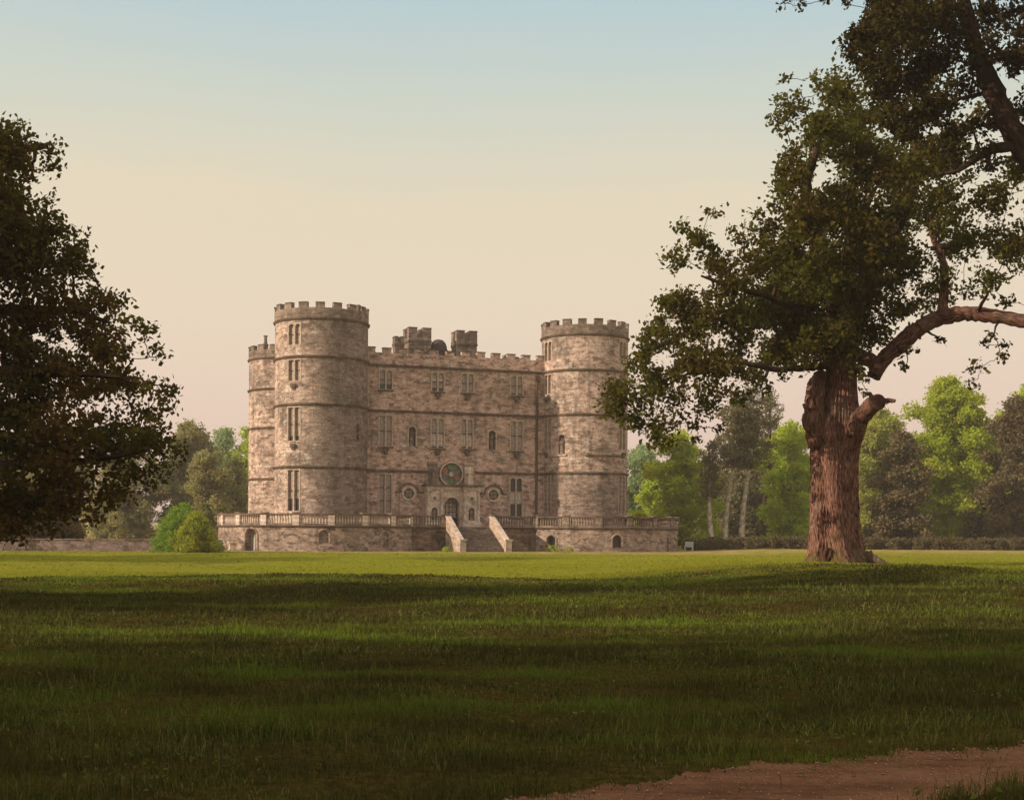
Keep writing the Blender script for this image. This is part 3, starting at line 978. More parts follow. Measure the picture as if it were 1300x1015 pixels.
# ---- porch
porch = empty('porch', (u_c, 0, 0), 0, castle)
mb = MB()                                                          # arch wall between the piers
mb.plate(-1.12, 1.12, FLOOR, 6.3, [(-0.83, 0.83, FLOOR, 4.62, 0.83, 0.6)], flat(-0.6), du=1)
for i in range(17):                                                # voussoirs of the arch
    a = math.pi * i / 16
    M = Matrix.Translation((-0.92 * math.cos(a), -0.62, 4.62 + 0.92 * math.sin(a))) @ Matrix.Rotation(a - math.pi / 2, 4, 'Y')
    mb.box(-0.08, 0.08, -0.06, 0.05, -0.09, 0.09, 0, M)
mb.build('arch', M_PALE, porch)
for s_ in (-1, 1):
    x0, x1 = (-2.95, -1.13) if s_ < 0 else (1.13, 2.95)
    xm = (x0 + x1) / 2
    mb = MB()
    mb.plate(x0, x1, FLOOR + 0.65, 6.3, [(xm - 0.33, xm + 0.33, FLOOR + 0.85, FLOOR + 1.85, 0.33, 0.35)], flat(-1.15), du=1)
    mb.face([(xm - .4, -0.8, 2.9), (xm + .4, -0.8, 2.9), (xm + .4, -0.8, 4.6), (xm - .4, -0.8, 4.6)], 1)
    for x in (x0, x1):
        mb.face([(x, -1.15, FLOOR), (x, 0.02, FLOOR), (x, 0.02, 6.3), (x, -1.15, 6.3)])
    mb.box(x0 - 0.12, x1 + 0.12, -1.42, 0.02, FLOOR - 0.4, FLOOR + 0.65)
    p_ = mb.build('pier', [M_PALE, M_WEATH], porch)
    for cx in (x0 + 0.17, x1 - 0.17):                              # paired engaged columns
        c = MB()
        c.lathe([(0.19, FLOOR + 0.651), (0.19, FLOOR + 0.8), (0.14, FLOOR + 0.86), (0.135, 4.4), (0.115, 5.9), (0.13, 5.95), (0.2, 6.12), (0.2, 6.299)], 14, (cx, -1.27, 0))
        c.build('column', M_PALE, p_, smooth=40)
    c = MB(); ring_front(c, (xm, 5.3), 0.20, 0.34, -1.24, -1.148, 0, 20); disc(c, (xm, 5.3), 0.201, -1.17, 1, 16)
    c.build('roundel', [M_PALE, M_WEATH], p_)
    c = MB(); statue_mesh(c, (xm, -1.0, FLOOR + 0.86), 1.15)
    c.build('statue', M_WEATH, p_, smooth=50)
    c = MB()                                                       # broken forward entablature over each pier
    c.box(x0 - 0.06, x1 + 0.06, -1.35, 0.02, 6.301, 6.62)
    c.box(x0 - 0.22, x1 + 0.22, -1.55, 0.02, 6.621, 6.80, 1)
    c.build('entablature', [M_PALE, M_TRIM], p_)
mb = MB()
mb.box(-1.02, 1.02, -0.75, 0.02, 6.301, 6.62)
mb.box(-0.9, 0.9, -0.95, 0.02, 6.621, 6.80, 1)
mb.build('entablature', [M_PALE, M_TRIM], porch)
for s_ in (-1, 1):                                                 # figures on the cornice, each before a carved backing
    x = s_ * 1.98
    c = MB()
    c.box(x - 0.48, x + 0.48, -0.25, 0.02, 6.801, 8.95)
    c.box(x - 0.56, x + 0.56, -0.4, 0.02, 8.951, 9.15)
    c.build('statue_backing', M_WEATH if s_ < 0 else M_PALE, porch)
    c = MB(); statue_mesh(c, (x, -0.62, 6.95), 1.85); c.box(x - 0.3, x + 0.3, -0.95, -0.28, 6.802, 6.96)
    c.build('statue', M_WEATH if s_ < 0 else M_PALE, porch, smooth=50)
# doors
mb = MB()
mb.box(-0.84, 0.84, 0.42, 0.50, FLOOR, 3.35)
for x in (-0.84, -0.04, 0.76):
    mb.box(x, x + 0.08, 0.41, 0.50, 3.351, 5.45)
for z in (3.9, 4.4, 4.9):
    mb.box(-0.76, 0.76, 0.43, 0.48, z, z + 0.05)
for x in (-0.4, 0.36):
    mb.box(x, x + 0.05, 0.435, 0.475, 3.351, 5.4)
door = mb.build('door', M_WOOD, porch)
for s_ in (-1, 1):
    c = MB()
    a, b = (-0.76, -0.04) if s_ < 0 else (0.04, 0.76)
    c.face([(a, 0.455, 3.35), (b, 0.455, 3.35), (b, 0.455, 5.5), (a, 0.455, 5.5)])
    c.build('pane', M_PALEG, door)

# ------------------------------------------------------------------ terrace
terr = empty('terrace', LF, CA)
tag(terr, 'balustraded stone terrace with rounded ends and arched basement openings along the castle front', 'terrace')
TR, TV = 10.3, 6.5
pa = math.acos(TV / TR)
us = TR * math.sin(pa)
ST0, ST1 = u_c + 0.15 - 2.35, u_c + 0.15 + 2.35                      # stair gap
mb = MB()
G0 = -0.45
TOPW = 2.3
c1, c2 = cyl(0, 0, TR), cyl(CL, 0, TR)
def op(phi, w_, z0, z1, d=0.5):
    u = RAD(phi) * TR
    return (u - w_ / 2, u + w_ / 2, z0, z1 - w_ / 2, w_ / 2, d)
DOORP, O2, O3 = -51, -9, 26
Q1, Q2, Q3 = -41, -2.5, 37
ops1 = [op(DOORP, 1.45, -0.15, 1.98, 0.7), op(O2, 0.9, 0.65, 1.85, 0.25), op(O3, 0.9, 0.2, 1.75, 0.18)]
ops2 = [op(Q1, 0.95, 0.3, 1.5, 0.5), op(Q2, 1.0, 0.3, 1.55, 0.5), op(Q3, 0.5, -0.1, 1.35, 0.4)]
mb.plate(-2.7 * TR, pa * TR, G0, TOPW, ops1, c1, du=0.6)
mb.plate(us, CL - us, G0, TOPW, [], flat(-TV), du=3, m=1)
mb.plate(-pa * TR, 2.7 * TR, G0, TOPW, ops2, c2, du=0.6)
# flanks towards the back
pL = c1(-2.7 * TR, 0, 0); pR = c2(2.7 * TR, 0, 0)
for (a, b) in (((pL[0], pL[1]), (-4.5, 40)), ((-4.5, 40), (34, 40)), ((34, 40), (pR[0], pR[1]))):
    mb.face([(a[0], a[1], G0), (b[0], b[1], G0), (b[0], b[1], TOPW), (a[0], a[1], TOPW)])
tw = mb.build('terrace_wall', [M_TERR, M_TERR_SHADED], terr, smooth=30)
mb = MB()
outl = [c1(-2.7 * TR + (2.7 + pa) * TR * i / 50, FLOOR, 0) for i in range(51)] + [c2(-pa * TR + (2.7 + pa) * TR * i / 50, FLOOR, 0) for i in range(51)] + [(34, 40, FLOOR), (-4.5, 40, FLOOR)]
mb.face(outl)
mb.build('terrace_floor', M_STEP, terr, merge=False)

# closed backs of the basement openings
def opening_fill(phi, cx, w_, z0, z1, d, mat, name, boards=False):
    f = cyl(cx, 0, TR)
    u = RAD(phi) * TR
    c = MB()
    c.face([f(u - w_ / 2, z0, d - 0.03), f(u + w_ / 2, z0, d - 0.03), f(u + w_ / 2, z1, d - 0.03), f(u - w_ / 2, z1, d - 0.03)], 0, [(0, z0), (w_, z0), (w_, z1), (0, z1)])
    n = 14
    fr = [f(u - w_ / 2 - 0.08, z0, -0.02)] + [f(u - (w_ / 2 + 0.08) * math.cos(math.pi * i / n), z1 - w_ / 2 + (w_ / 2 + 0.08) * math.sin(math.pi * i / n), -0.02) for i in range(n + 1)] + [f(u + w_ / 2 + 0.08, z0, -0.02)]
    c.tube(fr, [0.10] * len(fr), 6, 1)
    if boards:
        for k in range(4):
            a = u - w_ / 2 + w_ * (k + 0.1) / 4
            b = u - w_ / 2 + w_ * (k + 0.9) / 4
            c.face([f(a, z0, d - 0.07), f(b, z0, d - 0.07), f(b, z1 - 0.25, d - 0.07), f(a, z1 - 0.25, d - 0.07)], 0)
    return c.build(name, [mat, M_TERR], terr)
opening_fill(DOORP, 0, 1.45, -0.15, 1.98, 0.7, M_PALEDOOR, 'basement_door', True)
opening_fill(O2, 0, 0.9, 0.65, 1.85, 0.25, M_WEATH, 'basement_window')
opening_fill(O3, 0, 0.9, 0.2, 1.75, 0.18, M_TERR, 'blind_arch')
opening_fill(Q1, CL, 0.95, 0.3, 1.5, 0.5, M_DARKG, 'basement_window')
opening_fill(Q2, CL, 1.0, 0.3, 1.55, 0.5, M_DARKG, 'basement_window')
opening_fill(Q3, CL, 0.5, -0.1, 1.35, 0.4, M_WOOD, 'basement_door')

# moulding and balustrade panels
def strip(mapf, a, b, prof, name, mat, du=0.5, smooth=30):
    n = max(1, int((b - a) / du))
    c = MB()
    for i in range(n):
        p0, p1 = a + (b - a) * i / n, a + (b - a) * (i + 1) / n
        for (d0, z0), (d1, z1) in zip(prof, prof[1:] + prof[:1]):
            c.face([mapf(p0, z0, d0), mapf(p1, z0, d0), mapf(p1, z1, d1), mapf(p0, z1, d1)])
    for q in (a, b):
        c.face([mapf(q, z, d) for d, z in prof])
    return c.build(name, mat, terr, smooth=smooth)
MOULD = [(-0.18, 2.24), (-0.18, 2.34), (0.5, 2.34), (0.3, 2.12), (-0.06, 2.12)]
RAIL = [(-0.12, 3.30), (-0.12, 3.46), (0.42, 3.46), (0.42, 3.30)]
PLINTH = [(-0.05, 2.341), (-0.05, 2.50), (0.36, 2.50), (0.36, 2.341)]
fs = lambda x, z, d: (x, -TV + d, z)
segs = [(c1, -2.7 * TR, pa * TR), (fs, us, ST0 - 0.3), (fs, ST1 + 0.3, CL - us), (c2, -pa * TR, 2.7 * TR)]
for (mf, a, b) in segs:
    strip(mf, a, b, MOULD, 'moulding', M_TRIM)
    strip(mf, a, b, RAIL, 'handrail', M_TRIM)
    strip(mf, a, b, PLINTH, 'balustrade_plinth', M_WEATH)
    n = max(1, round((b - a) / 3.3))
    for k in range(n + 1):
        s0 = a + (b - a) * k / n
        c = MB()
        h = 0.32
        ang = s0 / TR if mf is not fs else 0
        ctr = Vector(mf(s0, 0, 0.15))
        c.box(-h, h, -0.26, 0.26, 2.342, 3.50)
        c.box(-h - 0.06, h + 0.06, -0.33, 0.33, 3.501, 3.58, 1)
        c.build('balustrade_pier', [M_PALE if mf is c1 else M_WEATH, M_WEATH], terr, M=Matrix.Translation(ctr) @ Matrix.Rotation(ang, 4, 'Z'))  # right bastion gets less light: put into its darker stone colour
        if k < n:
            s1 = a + (b - a) * (k + 1) / n
            bl = MB()
            L = s1 - s0 - 0.8
            if L < 0.3: continue
            nb = max(1, int(L / 0.27))
            for j in range(nb):
                q = s0 + 0.4 + L * (j + 0.5) / nb
                p_ = mf(q, 0, 0.15)
                bl.lathe([(0.095, 2.50), (0.095, 2.56), (0.055, 2.62), (0.105, 2.80), (0.055, 3.12), (0.05, 3.18), (0.09, 3.24), (0.09, 3.301)], 7, (p_[0], p_[1], 0))
            bl.build('balustrade', M_PALE if (mf is c1 and s0 < 3) else M_WEATH, terr, smooth=50)

# stairs
mb = MB()
NS = 13
RUN = 4.9
for k in range(NS):
    z1 = FLOOR - (FLOOR + 0.15) * k / NS
    y1 = -TV - RUN * (k + 1) / NS
    mb.box(ST0 + 0.2, ST1 - 0.2, y1, -TV + 0.3 if k == 0 else -TV - RUN * k / NS + 0.001, -0.5, z1 - 0.02 * 0)
    mb.box(ST0 + 0.2, ST1 - 0.2, y1 - 0.03, y1 - 0.001, z1 - 0.06, z1 + 0.002)
stair = mb.build('staircase', M_STEP, terr)
for x in (ST0, ST1):
    c = MB()
    w2 = 0.17
    ya, yb = -TV + 0.1, -TV - RUN - 0.1
    pts = [(ya, -0.5), (ya, FLOOR + 1.05), (ya - 0.5, FLOOR + 1.05), (yb, 0.95), (yb, -0.5)]
    for s_ in (-1, 1):
        c.face([(x + s_ * w2, y, z) for y, z in (pts if s_ < 0 else pts[::-1])])
    for (p, q) in zip(pts, pts[1:] + pts[:1]):
        c.face([(x - w2, p[0], p[1]), (x + w2, p[0], p[1]), (x + w2, q[0], q[1]), (x - w2, q[0], q[1])])
    top = [(ya + 0.02, FLOOR + 1.051), (ya - 0.5, FLOOR + 1.051), (yb - 0.05, 0.951)]
    for (p, q) in zip(top, top[1:]):
        for (za, zb) in ((0.0, 0.14),):
            for xx in (x - w2 - 0.08, x + w2 + 0.08):
                c.face([(xx, p[0], p[1]), (xx, q[0], q[1]), (xx, q[0], q[1] + zb), (xx, p[0], p[1] + zb)], 1)
            for zz in (za, zb):
                c.face([(x - w2 - 0.08, p[0], p[1] + zz), (x + w2 + 0.08, p[0], p[1] + zz), (x + w2 + 0.08, q[0], q[1] + zz), (x - w2 - 0.08, q[0], q[1] + zz)], 1)
    c.box(x - 0.30, x + 0.30, yb - 0.62, yb - 0.052, -0.5, 0.95)
    c.box(x - 0.37, x + 0.37, yb - 0.69, yb - 0.03, 0.951, 1.08, 1)
    c.build('stair_parapet', [M_FRAME, M_PALE], stair)

# ------------------------------------------------------------------ things by the terrace
def at_ground(px, Y):
    x = P(px, 690, Y).x
    return Vector((x, Y, gzf(x, Y)))

mb = MB()
mb.box(-0.42, 0.42, -0.42, 0.42, -0.1, 0.12)
mb.box(-0.32, 0.32, -0.32, 0.32, 0.121, 0.72)
mb.box(-0.46, 0.46, -0.46, 0.46, 0.721, 0.86)
ped = mb.build('stone_pedestal', M_PALE, M=Matrix.Translation(at_ground(295.5, 128.5)) @ Matrix.Rotation(CA, 4, 'Z'))
tag(ped, 'small square stone pedestal with flat cap before the left end of the terrace', 'pedestal')

# low stone wall at the left
ww = empty('stone_wall', (0, 0, 0))
tag(ww, 'low rough pinkish brown stone wall with flat coping running left from the green bush', 'wall')
wa, wb = P(282, 690, 122), P(0, 690, 119)
wb = wb + (wb - wa) * 0.6
mb = MB()
L = (wb - wa).length
ang = math.atan2(wb.y - wa.y, wb.x - wa.x)
MW = Matrix.Translation((wa.x, wa.y, 0)) @ Matrix.Rotation(ang, 4, 'Z')
nseg = 40
for i in range(nseg):
    a, b = L * i / nseg, L * (i + 1) / nseg
    j = random.uniform(-0.025, 0.025)
    mb.box(a, b, -0.22 + j * .5, 0.22 + j * .5, -0.5, 0.80 + j)
mb.build('wall_body', M_LOWWALL, ww, M=MW)
mb = MB()
for i in range(nseg):
    a, b = L * i / nseg, L * (i + 1) / nseg - 0.02
    j = random.uniform(0.0, 0.05)
    mb.box(a, b, -0.29, 0.29, 0.83 + j, 0.93 + j)
mb.build('coping', M_LOWWALL, ww, M=MW)

# white garden seat right of the terrace
M_WHITE = plain('white_paint', (0.62, 0.64, 0.58), 0.6)
seat = empty('garden_bench', at_ground(874.5, 146), RAD(-20))
tag(seat, 'small white garden bench in front of the dark shrubs right of the terrace end', 'bench')
mb = MB(); mb.box(-0.45, 0.45, -0.25, 0.25, 0.42, 0.48); mb.build('seat', M_WHITE, seat)
mb = MB()
for k in range(4): mb.box(-0.45 + 0.003 * k, 0.45 - 0.003 * k, 0.22, 0.26, 0.52 + k * 0.13, 0.62 + k * 0.13)
mb.build('backrest', M_WHITE, seat)
for sx in (-1, 1):
    for y, h in ((-0.22, 0.62), (0.22, 1.0)):
        mb = MB(); mb.box(sx * 0.42 - 0.03, sx * 0.42 + 0.03, y - 0.03, y + 0.03, -0.05, h); mb.build('leg', M_WHITE, seat)

# ------------------------------------------------------------------ trees
def rand_rot(n, up=0.0):
    d = RNG.normal(size=(n, 3)); d[:, 2] += up
    d /= np.linalg.norm(d, axis=1)[:, None]
    a = RNG.normal(size=(n, 3))
    a -= (a * d).sum(1)[:, None] * d
    a /= np.linalg.norm(a, axis=1)[:, None]
    b = np.cross(d, a)
    return a, b, d                                                  # along, across, normal

def leaves(name, ctr, L, W, mat, parent, up=0.5, fold=0.15, droop=0.0):
    n = len(ctr)
    a, b, d = rand_rot(n, up)
    if droop: a[:, 2] -= droop; a /= np.linalg.norm(a, axis=1)[:, None]
    s = RNG.uniform(0.65, 1.3, n)[:, None]
    v = np.empty((n, 4, 3))
    v[:, 0] = ctr - a * L * 0.5 * s
    v[:, 1] = ctr + b * W * 0.5 * s + a * L * 0.08 * s + d * W * fold * s
    v[:, 2] = ctr + a * L * 0.5 * s
    v[:, 3] = ctr - b * W * 0.5 * s + a * L * 0.08 * s + d * W * fold * s
    return np_mesh(name, v.reshape(-1, 3), 4, mat, parent, faces=[(0, 1, 2, 3)])

def fill_clumps(clumps, dens, twig_r, per, flat_=1.0):
    """leaf centres gathered on twigs inside each clump; returns centres and the twig points"""
    pts, tw = [], []
    for (x, y, z, r) in clumps:
        k = max(2, int(dens * r ** 2.2))
        u = RNG.normal(size=(k, 3)); u /= np.linalg.norm(u, axis=1)[:, None]
        rad = r * RNG.uniform(0, 1, k) ** 0.42
        c = u * rad[:, None]
        c[:, 2] *= flat_
        c += (x, y, z)
        tw.append((np.array((x, y, z)), c))
        q = np.repeat(c, per, 0) + RNG.normal(size=(k * per, 3)) * twig_r * np.array((1, 1, 0.75))
        pts.append(q)
    return np.concatenate(pts), tw

def branch_tube(mb, a, b, r0, r1, bend=0.2, n=6, sides=6, m=0):
    a, b = Vector(a), Vector(b)
    L = (b - a).length
    k = Vector((random.gauss(0, 1), random.gauss(0, 1), random.gauss(0, 0.6))) * bend * L * 0.3
    mid = (a + b) / 2 + k + Vector((0, 0, -0.06 * L))
    pts, rr = [], []
    for i in range(n + 1):
        t = i / n
        p = a * (1 - t) ** 2 + mid * 2 * t * (1 - t) + b * t * t
        if 0 < i < n: p = p + Vector((random.gauss(0, 1), random.gauss(0, 1), random.gauss(0, 1))) * L * 0.018
        pts.append(p); rr.append(r0 + (r1 - r0) * t)
    mb.tube(pts, rr, sides, m, cap=False)
    return pts, rr

def grow(skel, clumps, kr=0.045, twigs=None, twig_rad=0.012, max_r=0.4, sides=6):
    """join every clump to the nearest point already grown"""
    mb = MB()
    sk = [(Vector(p), r) for p, r in skel]
    order = sorted(clumps, key=lambda c: min((Vector(c[:3]) - p).length for p, _ in sk))
    for c in order:
        q = Vector(c[:3])
        best = min(sk, key=lambda s_: (s_[0] - q).length + max(0, s_[0].z - q.z) * 0.5)
        r0 = min(best[1] * 0.75, max_r, kr * (c[3] + 0.6) + 0.02)
        pts, rr = branch_tube(mb, best[0], q, r0, max(0.012, r0 * 0.35), sides=sides)
        sk += list(zip(pts[1:], rr[1:]))
    if twigs:
        for ctr, cs in twigs:
            for p in cs[::2]:
                branch_tube(mb, ctr, p, twig_rad, twig_rad * 0.5, 0.35, 3, 3)
    return mb

def oak_trunk_mesh(rows, seg=96, twist=0.9, ridge=0.06, seed=3, flare=None, sub=5):
    """rows: (centre x, y, z, half width) from foot to head; ridged bark, root lobes at the foot"""
    mb = MB()
    rows = np.array(rows, float)
    n = (len(rows) - 1) * sub + 1
    s = np.linspace(0, len(rows) - 1, n)
    cen = np.stack([np.interp(s, range(len(rows)), rows[:, i]) for i in range(4)], 1)
    k = np.array([1, 2, 3, 2, 1]) / 9
    pad = np.concatenate([np.repeat(cen[:1], 2, 0), cen, np.repeat(cen[-1:], 2, 0)])
    cen = np.stack([np.convolve(pad[:, i], k, 'valid') for i in range(4)], 1)
    rs = np.random.default_rng(seed)
    ph = rs.uniform(0, 6.28, 12); fr = rs.integers(9, 30, 12)
    rings = []
    for i in range(n):
        x, y, z, r = cen[i]
        th = np.arange(seg) / seg * 2 * np.pi
        tt = th + twist * z / 12
        rd = np.zeros(seg)
        for q in range(12):
            rd += np.sin(fr[q] * tt + ph[q] + 0.8 * math.sin(z * (0.7 + q * 0.13) + q)) / 12
        rd = -np.abs(rd) * 4.0 + 0.8
        lob = 0.05 * np.sin(3 * tt + 1) + 0.045 * np.sin(5 * tt + 2.3 + z * 0.3)
        fz = max(0.0, 1 - (z - cen[0][2]) / 1.3)
        lob = lob + fz ** 1.6 * (0.20 * np.maximum(0, np.sin(4 * th + 0.6)) + 0.10 * np.maximum(0, np.sin(7 * th)))
        R = r * (1 + ridge * rd + lob + rs.normal(0, 0.006, seg))
        rings.append(np.stack([x + R * np.cos(th), y + R * np.sin(th), np.full(seg, z) + rs.normal(0, 0.01, seg)], 1))
    base = len(mb.v)
    for r in rings: mb.v.extend([tuple(p) for p in r])
    for i in range(n - 1):
        for j in range(seg):
            j2 = (j + 1) % seg
            mb.f.append([base + i * seg + j, base + i * seg + j2, base + (i + 1) * seg + j2, base + (i + 1) * seg + j])
            mb.m.append(0)
            w_ = 2 * math.pi * rows[:, 3].mean() / seg
            tw_ = twist * 1.0
            o0, o1 = cen[i][2] * twist / 12, cen[i + 1][2] * twist / 12
            mb.uv.append([(j * w_ + o0, cen[i][2]), ((j + 1) * w_ + o0, cen[i][2]), ((j + 1) * w_ + o1, cen[i + 1][2]), (j * w_ + o1, cen[i + 1][2])])
    top = [base + (n - 1) * seg + j for j in range(seg)]
    mb.f.append(top); mb.m.append(0); mb.uv.append([(mb.v[q][0], mb.v[q][1]) for q in top])
    return mb

# ---- the great oak at the right
YO = 50.0
LF_OAK = leafmat('oak_leaf', (0.044, 0.033, 0.008), (0.120, 0.089, 0.017), 0.36, zone=((0.080, 0.080, 0.014), 0.22))
base_o = P(1061, 716, YO); base_o.z = gzf(base_o.x, YO)
oak = empty('oak_tree', base_o)
tag(oak, 'great old oak with a thick ridged trunk, broken limb stubs and a wide dark crown', 'tree')
def lo(p): return Vector(p) - base_o
def PO(px, py, d=0.0): return lo(P(px, py, YO + d))
S_ = YO / FPX
rows = []
for (py, l, r) in ((724, 1017, 1107), (716, 1021, 1103), (706, 1023.5, 1098), (697, 1025, 1094.5), (683, 1026, 1091.5), (668, 1026.5, 1089.5), (640, 1027.5, 1088), (611, 1029, 1087.5), (580, 1028.5, 1089), (554, 1029, 1091), (536, 1031, 1092), (520, 1036, 1090), (505, 1041, 1088), (488, 1046, 1087), (470, 1048, 1087), (450, 1050, 1085), (425, 1055, 1084)):
    q = PO((l + r) / 2, py)
    rows.append((q.x, q.y, q.z, (r - l) / 2 * S_ * 0.97))
oak_trunk_mesh(rows, seg=128).build('trunk', M_OAKB, oak, smooth=70, merge=False)

def limb(parent, pts, rad, name='limb', mat=M_OAKB, seg=28, bump=0.10):
    """a knotty limb along a smoothed polyline"""
    P_ = np.array([list(p) + [r] for p, r in zip(pts, rad)], float)
    n = (len(P_) - 1) * 8 + 1
    s = np.linspace(0, len(P_) - 1, n)
    q = np.stack([np.interp(s, range(len(P_)), P_[:, i]) for i in range(4)], 1)
    for _ in range(10):
        q[1:-1] = 0.25 * q[:-2] + 0.5 * q[1:-1] + 0.25 * q[2:]
    q[1:-1, :3] += RNG.normal(size=(n - 2, 3)) * q[1:-1, 3:4] * 0.06
    mb = MB()
    mb.tube([Vector(r[:3]) for r in q], [r[3] * (1 + RNG.uniform(-bump, bump)) for r in q], seg)
    o = mb.build(name, mat, parent, smooth=60, merge=False)
    return [(Vector(r[:3]), r[3]) for r in q[::3]]

skel = [(Vector(r[:3]), r[3]) for r in rows[12:]]
# left hollow stub, right sawn stub with its splinter
limb(oak, [PO(1041, 566, -0.2), PO(1034, 535, -0.5), PO(1033, 508, -0.6), PO(1036, 488, -0.5), PO(1042, 474, -0.3)], [0.42, 0.42, 0.36, 0.34, 0.20], 'limb_stub', bump=0.08)
limb(oak, [PO(1080, 565, -0.3), PO(1088, 538, -0.9), PO(1100, 519, -1.5), PO(1112, 511, -2.0)], [0.36, 0.36, 0.30, 0.28], 'limb_stub')
mb = MB()
ce, ax = PO(1113.5, 510.5, -2.1), Vector((0.12, -0.98, 0.05)).normalized()
mb.tube([ce - ax * 0.35, ce + ax * 0.10, ce + ax * 0.14], [0.27, 0.29, 0.24], 18)
mb.build('cut_end', M_HEART, oak, smooth=50)
limb(oak, [PO(1116, 510, -1.9), PO(1127, 508, -2.0), PO(1137, 509, -2.1)], [0.13, 0.10, 0.07], 'limb_stub', seg=10)
mb = MB()                                                          # dark hollow between the roots
hc = PO(1051, 703, -1.06)
for k in range(14):
    a0, a1 = k * 2 * math.pi / 14, (k + 1) * 2 * math.pi / 14
    e = lambda a, f, d: (hc.x + 0.13 * f * math.cos(a) + 0.05 * math.sin(a), hc.y + d, hc.z + 0.30 * f * math.sin(a) * (1 + 0.15 * math.sin(3 * a)))
    mb.face([e(a0, 1, 0.25), e(a1, 1, 0.25), e(a1, 0.8, -0.03), e(a0, 0.8, -0.03)])
    mb.face([e(a0, 0.8, -0.03), e(a1, 0.8, -0.03), (hc.x, hc.y + 0.06, hc.z)])
mb.build('hollow', M_HEART, oak, smooth=60)
# a root running out to the right
limb(oak, [PO(1090, 706, -0.1), PO(1103, 709, -0.3), PO(1116, 713, -0.5), PO(1132, 719, -0.6)], [0.36, 0.26, 0.16, 0.05], 'root', bump=0.12)
# big right limb with its blunt hanging end
sk1 = limb(oak, [PO(1110, 477, -1.0), PO(1113, 467, -1.0), PO(1128, 448, -1.1), PO(1150, 430, -1.3), PO(1172, 412, -1.5), PO(1195, 402, -1.7), PO(1225, 397, -2.0), PO(1262, 401, -2.2), PO(1300, 408, -2.4), PO(1350, 412, -2.4), PO(1400, 400, -2.0)],
           [0.25, 0.28, 0.30, 0.30, 0.29, 0.29, 0.26, 0.25, 0.24, 0.21, 0.16])
limb(oak, [PO(1078, 448, 0), PO(1095, 452, -0.5), PO(1112, 462, -0.9), PO(1122, 456, -1.1)], [0.28, 0.27, 0.26, 0.22])
sk2 = limb(oak, [PO(1196, 402, -1.7), PO(1197, 385, -1.6), PO(1199, 362, -1.4), PO(1199, 338, -1.2), PO(1192, 318, -1), PO(1183, 300, -0.6), PO(1178, 270, 0)], [0.20, 0.17, 0.16, 0.15, 0.13, 0.10, 0.06], seg=12)
sk3 = limb(oak, [PO(1062, 460, 0), PO(1040, 466, -0.6), PO(1010, 467, -1.2), PO(985, 470, -1.6), PO(955, 462, -2), PO(920, 458, -2.2), PO(880, 470, -2.4), PO(845, 490, -2.4)], [0.17, 0.14, 0.12, 0.11, 0.09, 0.075, 0.06, 0.04], seg=12, mat=M_BARK)
sk4 = limb(oak, [PO(1068, 430, 0), PO(1066, 390, 0.3), PO(1050, 340, 0.5), PO(1030, 290, 0.6), PO(1020, 240, 0.5), PO(1040, 180, 0.3)], [0.55, 0.45, 0.36, 0.28, 0.2, 0.1], seg=16, mat=M_BARK)
sk5 = limb(oak, [PO(1072, 430, 0), PO(1090, 380, -0.5), PO(1120, 320, -0.5), PO(1150, 260, -0.2), PO(1165, 200, 0.2), PO(1160, 120, 0.5)], [0.45, 0.36, 0.3, 0.24, 0.16, 0.08], seg=16, mat=M_BARK)
sk6 = limb(oak, [PO(1060, 420, 0.2), PO(1020, 395, -0.8), PO(975, 375, -1.4), PO(930, 365, -1.8), PO(890, 350, -2)], [0.2, 0.15, 0.11, 0.08, 0.04], seg=12, mat=M_BARK)
sk7 = limb(oak, [PO(1066, 430, 0.5), PO(1060, 380, 2.5), PO(1080, 300, 4.5), PO(1110, 240, 6)], [0.45, 0.35, 0.25, 0.1], seg=12, mat=M_BARK)
skel += sk1 + sk2 + sk3 + sk4 + sk5 + sk6 + sk7

OAK_CL = [(790, 505, 34), (768, 500, 18), (808, 528, 24), (835, 545, 26), (852, 562, 16), (840, 492, 42), (875, 452, 46), (842, 430, 30), (895, 512, 24), (872, 535, 20), (920, 474, 34), (955, 472, 24),
          (985, 445, 34), (878, 405, 46), (848, 385, 26), (930, 405, 52), (928, 352, 40), (888, 302, 24), (872, 284, 13), (905, 268, 13), (938, 300, 20), (962, 280, 22), (978, 322, 40), (980, 385, 52),
          (1005, 435, 38), (1040, 405, 50), (1040, 440, 26), (1082, 418, 34), (1030, 340, 48), (1090, 362, 52), (1100, 310, 42), (1020, 272, 42), (1070, 268, 48), (1130, 285, 44), (1010, 205, 28), (1040, 165, 32),
          (1090, 205, 50), (1018, 128, 18), (1035, 100, 16), (1062, 110, 30), (1142, 225, 44), (1152, 335, 36), (1140, 385, 26), (1118, 420, 18), (1205, 262, 34), (1252, 255, 34), (1232, 310, 32), (1282, 305, 30),
          (1200, 350, 22), (1262, 355, 24), (1185, 195, 32), (1290, 225, 26), (1225, 372, 14), (1275, 385, 12), (1000, 160, 14), (985, 150, 9), (1000, 235, 26), (815, 455, 26), (824, 412, 16), (862, 330, 22), (905, 330, 24),
          (1130, 440, 10), (1165, 415, 8), (1330, 280, 40), (1350, 340, 40), (1320, 220, 40), (1380, 300, 50), (1360, 400, 20)]
OAK_FRONT = [(1058, 446, 22), (1082, 452, 18), (1036, 452, 18), (1070, 415, 28), (1095, 430, 20), (1045, 420, 26), (1100, 400, 24), (1020, 440, 22), (1090, 470, 8), (1115, 395, 22), (1125, 425, 12), (1008, 462, 10)]
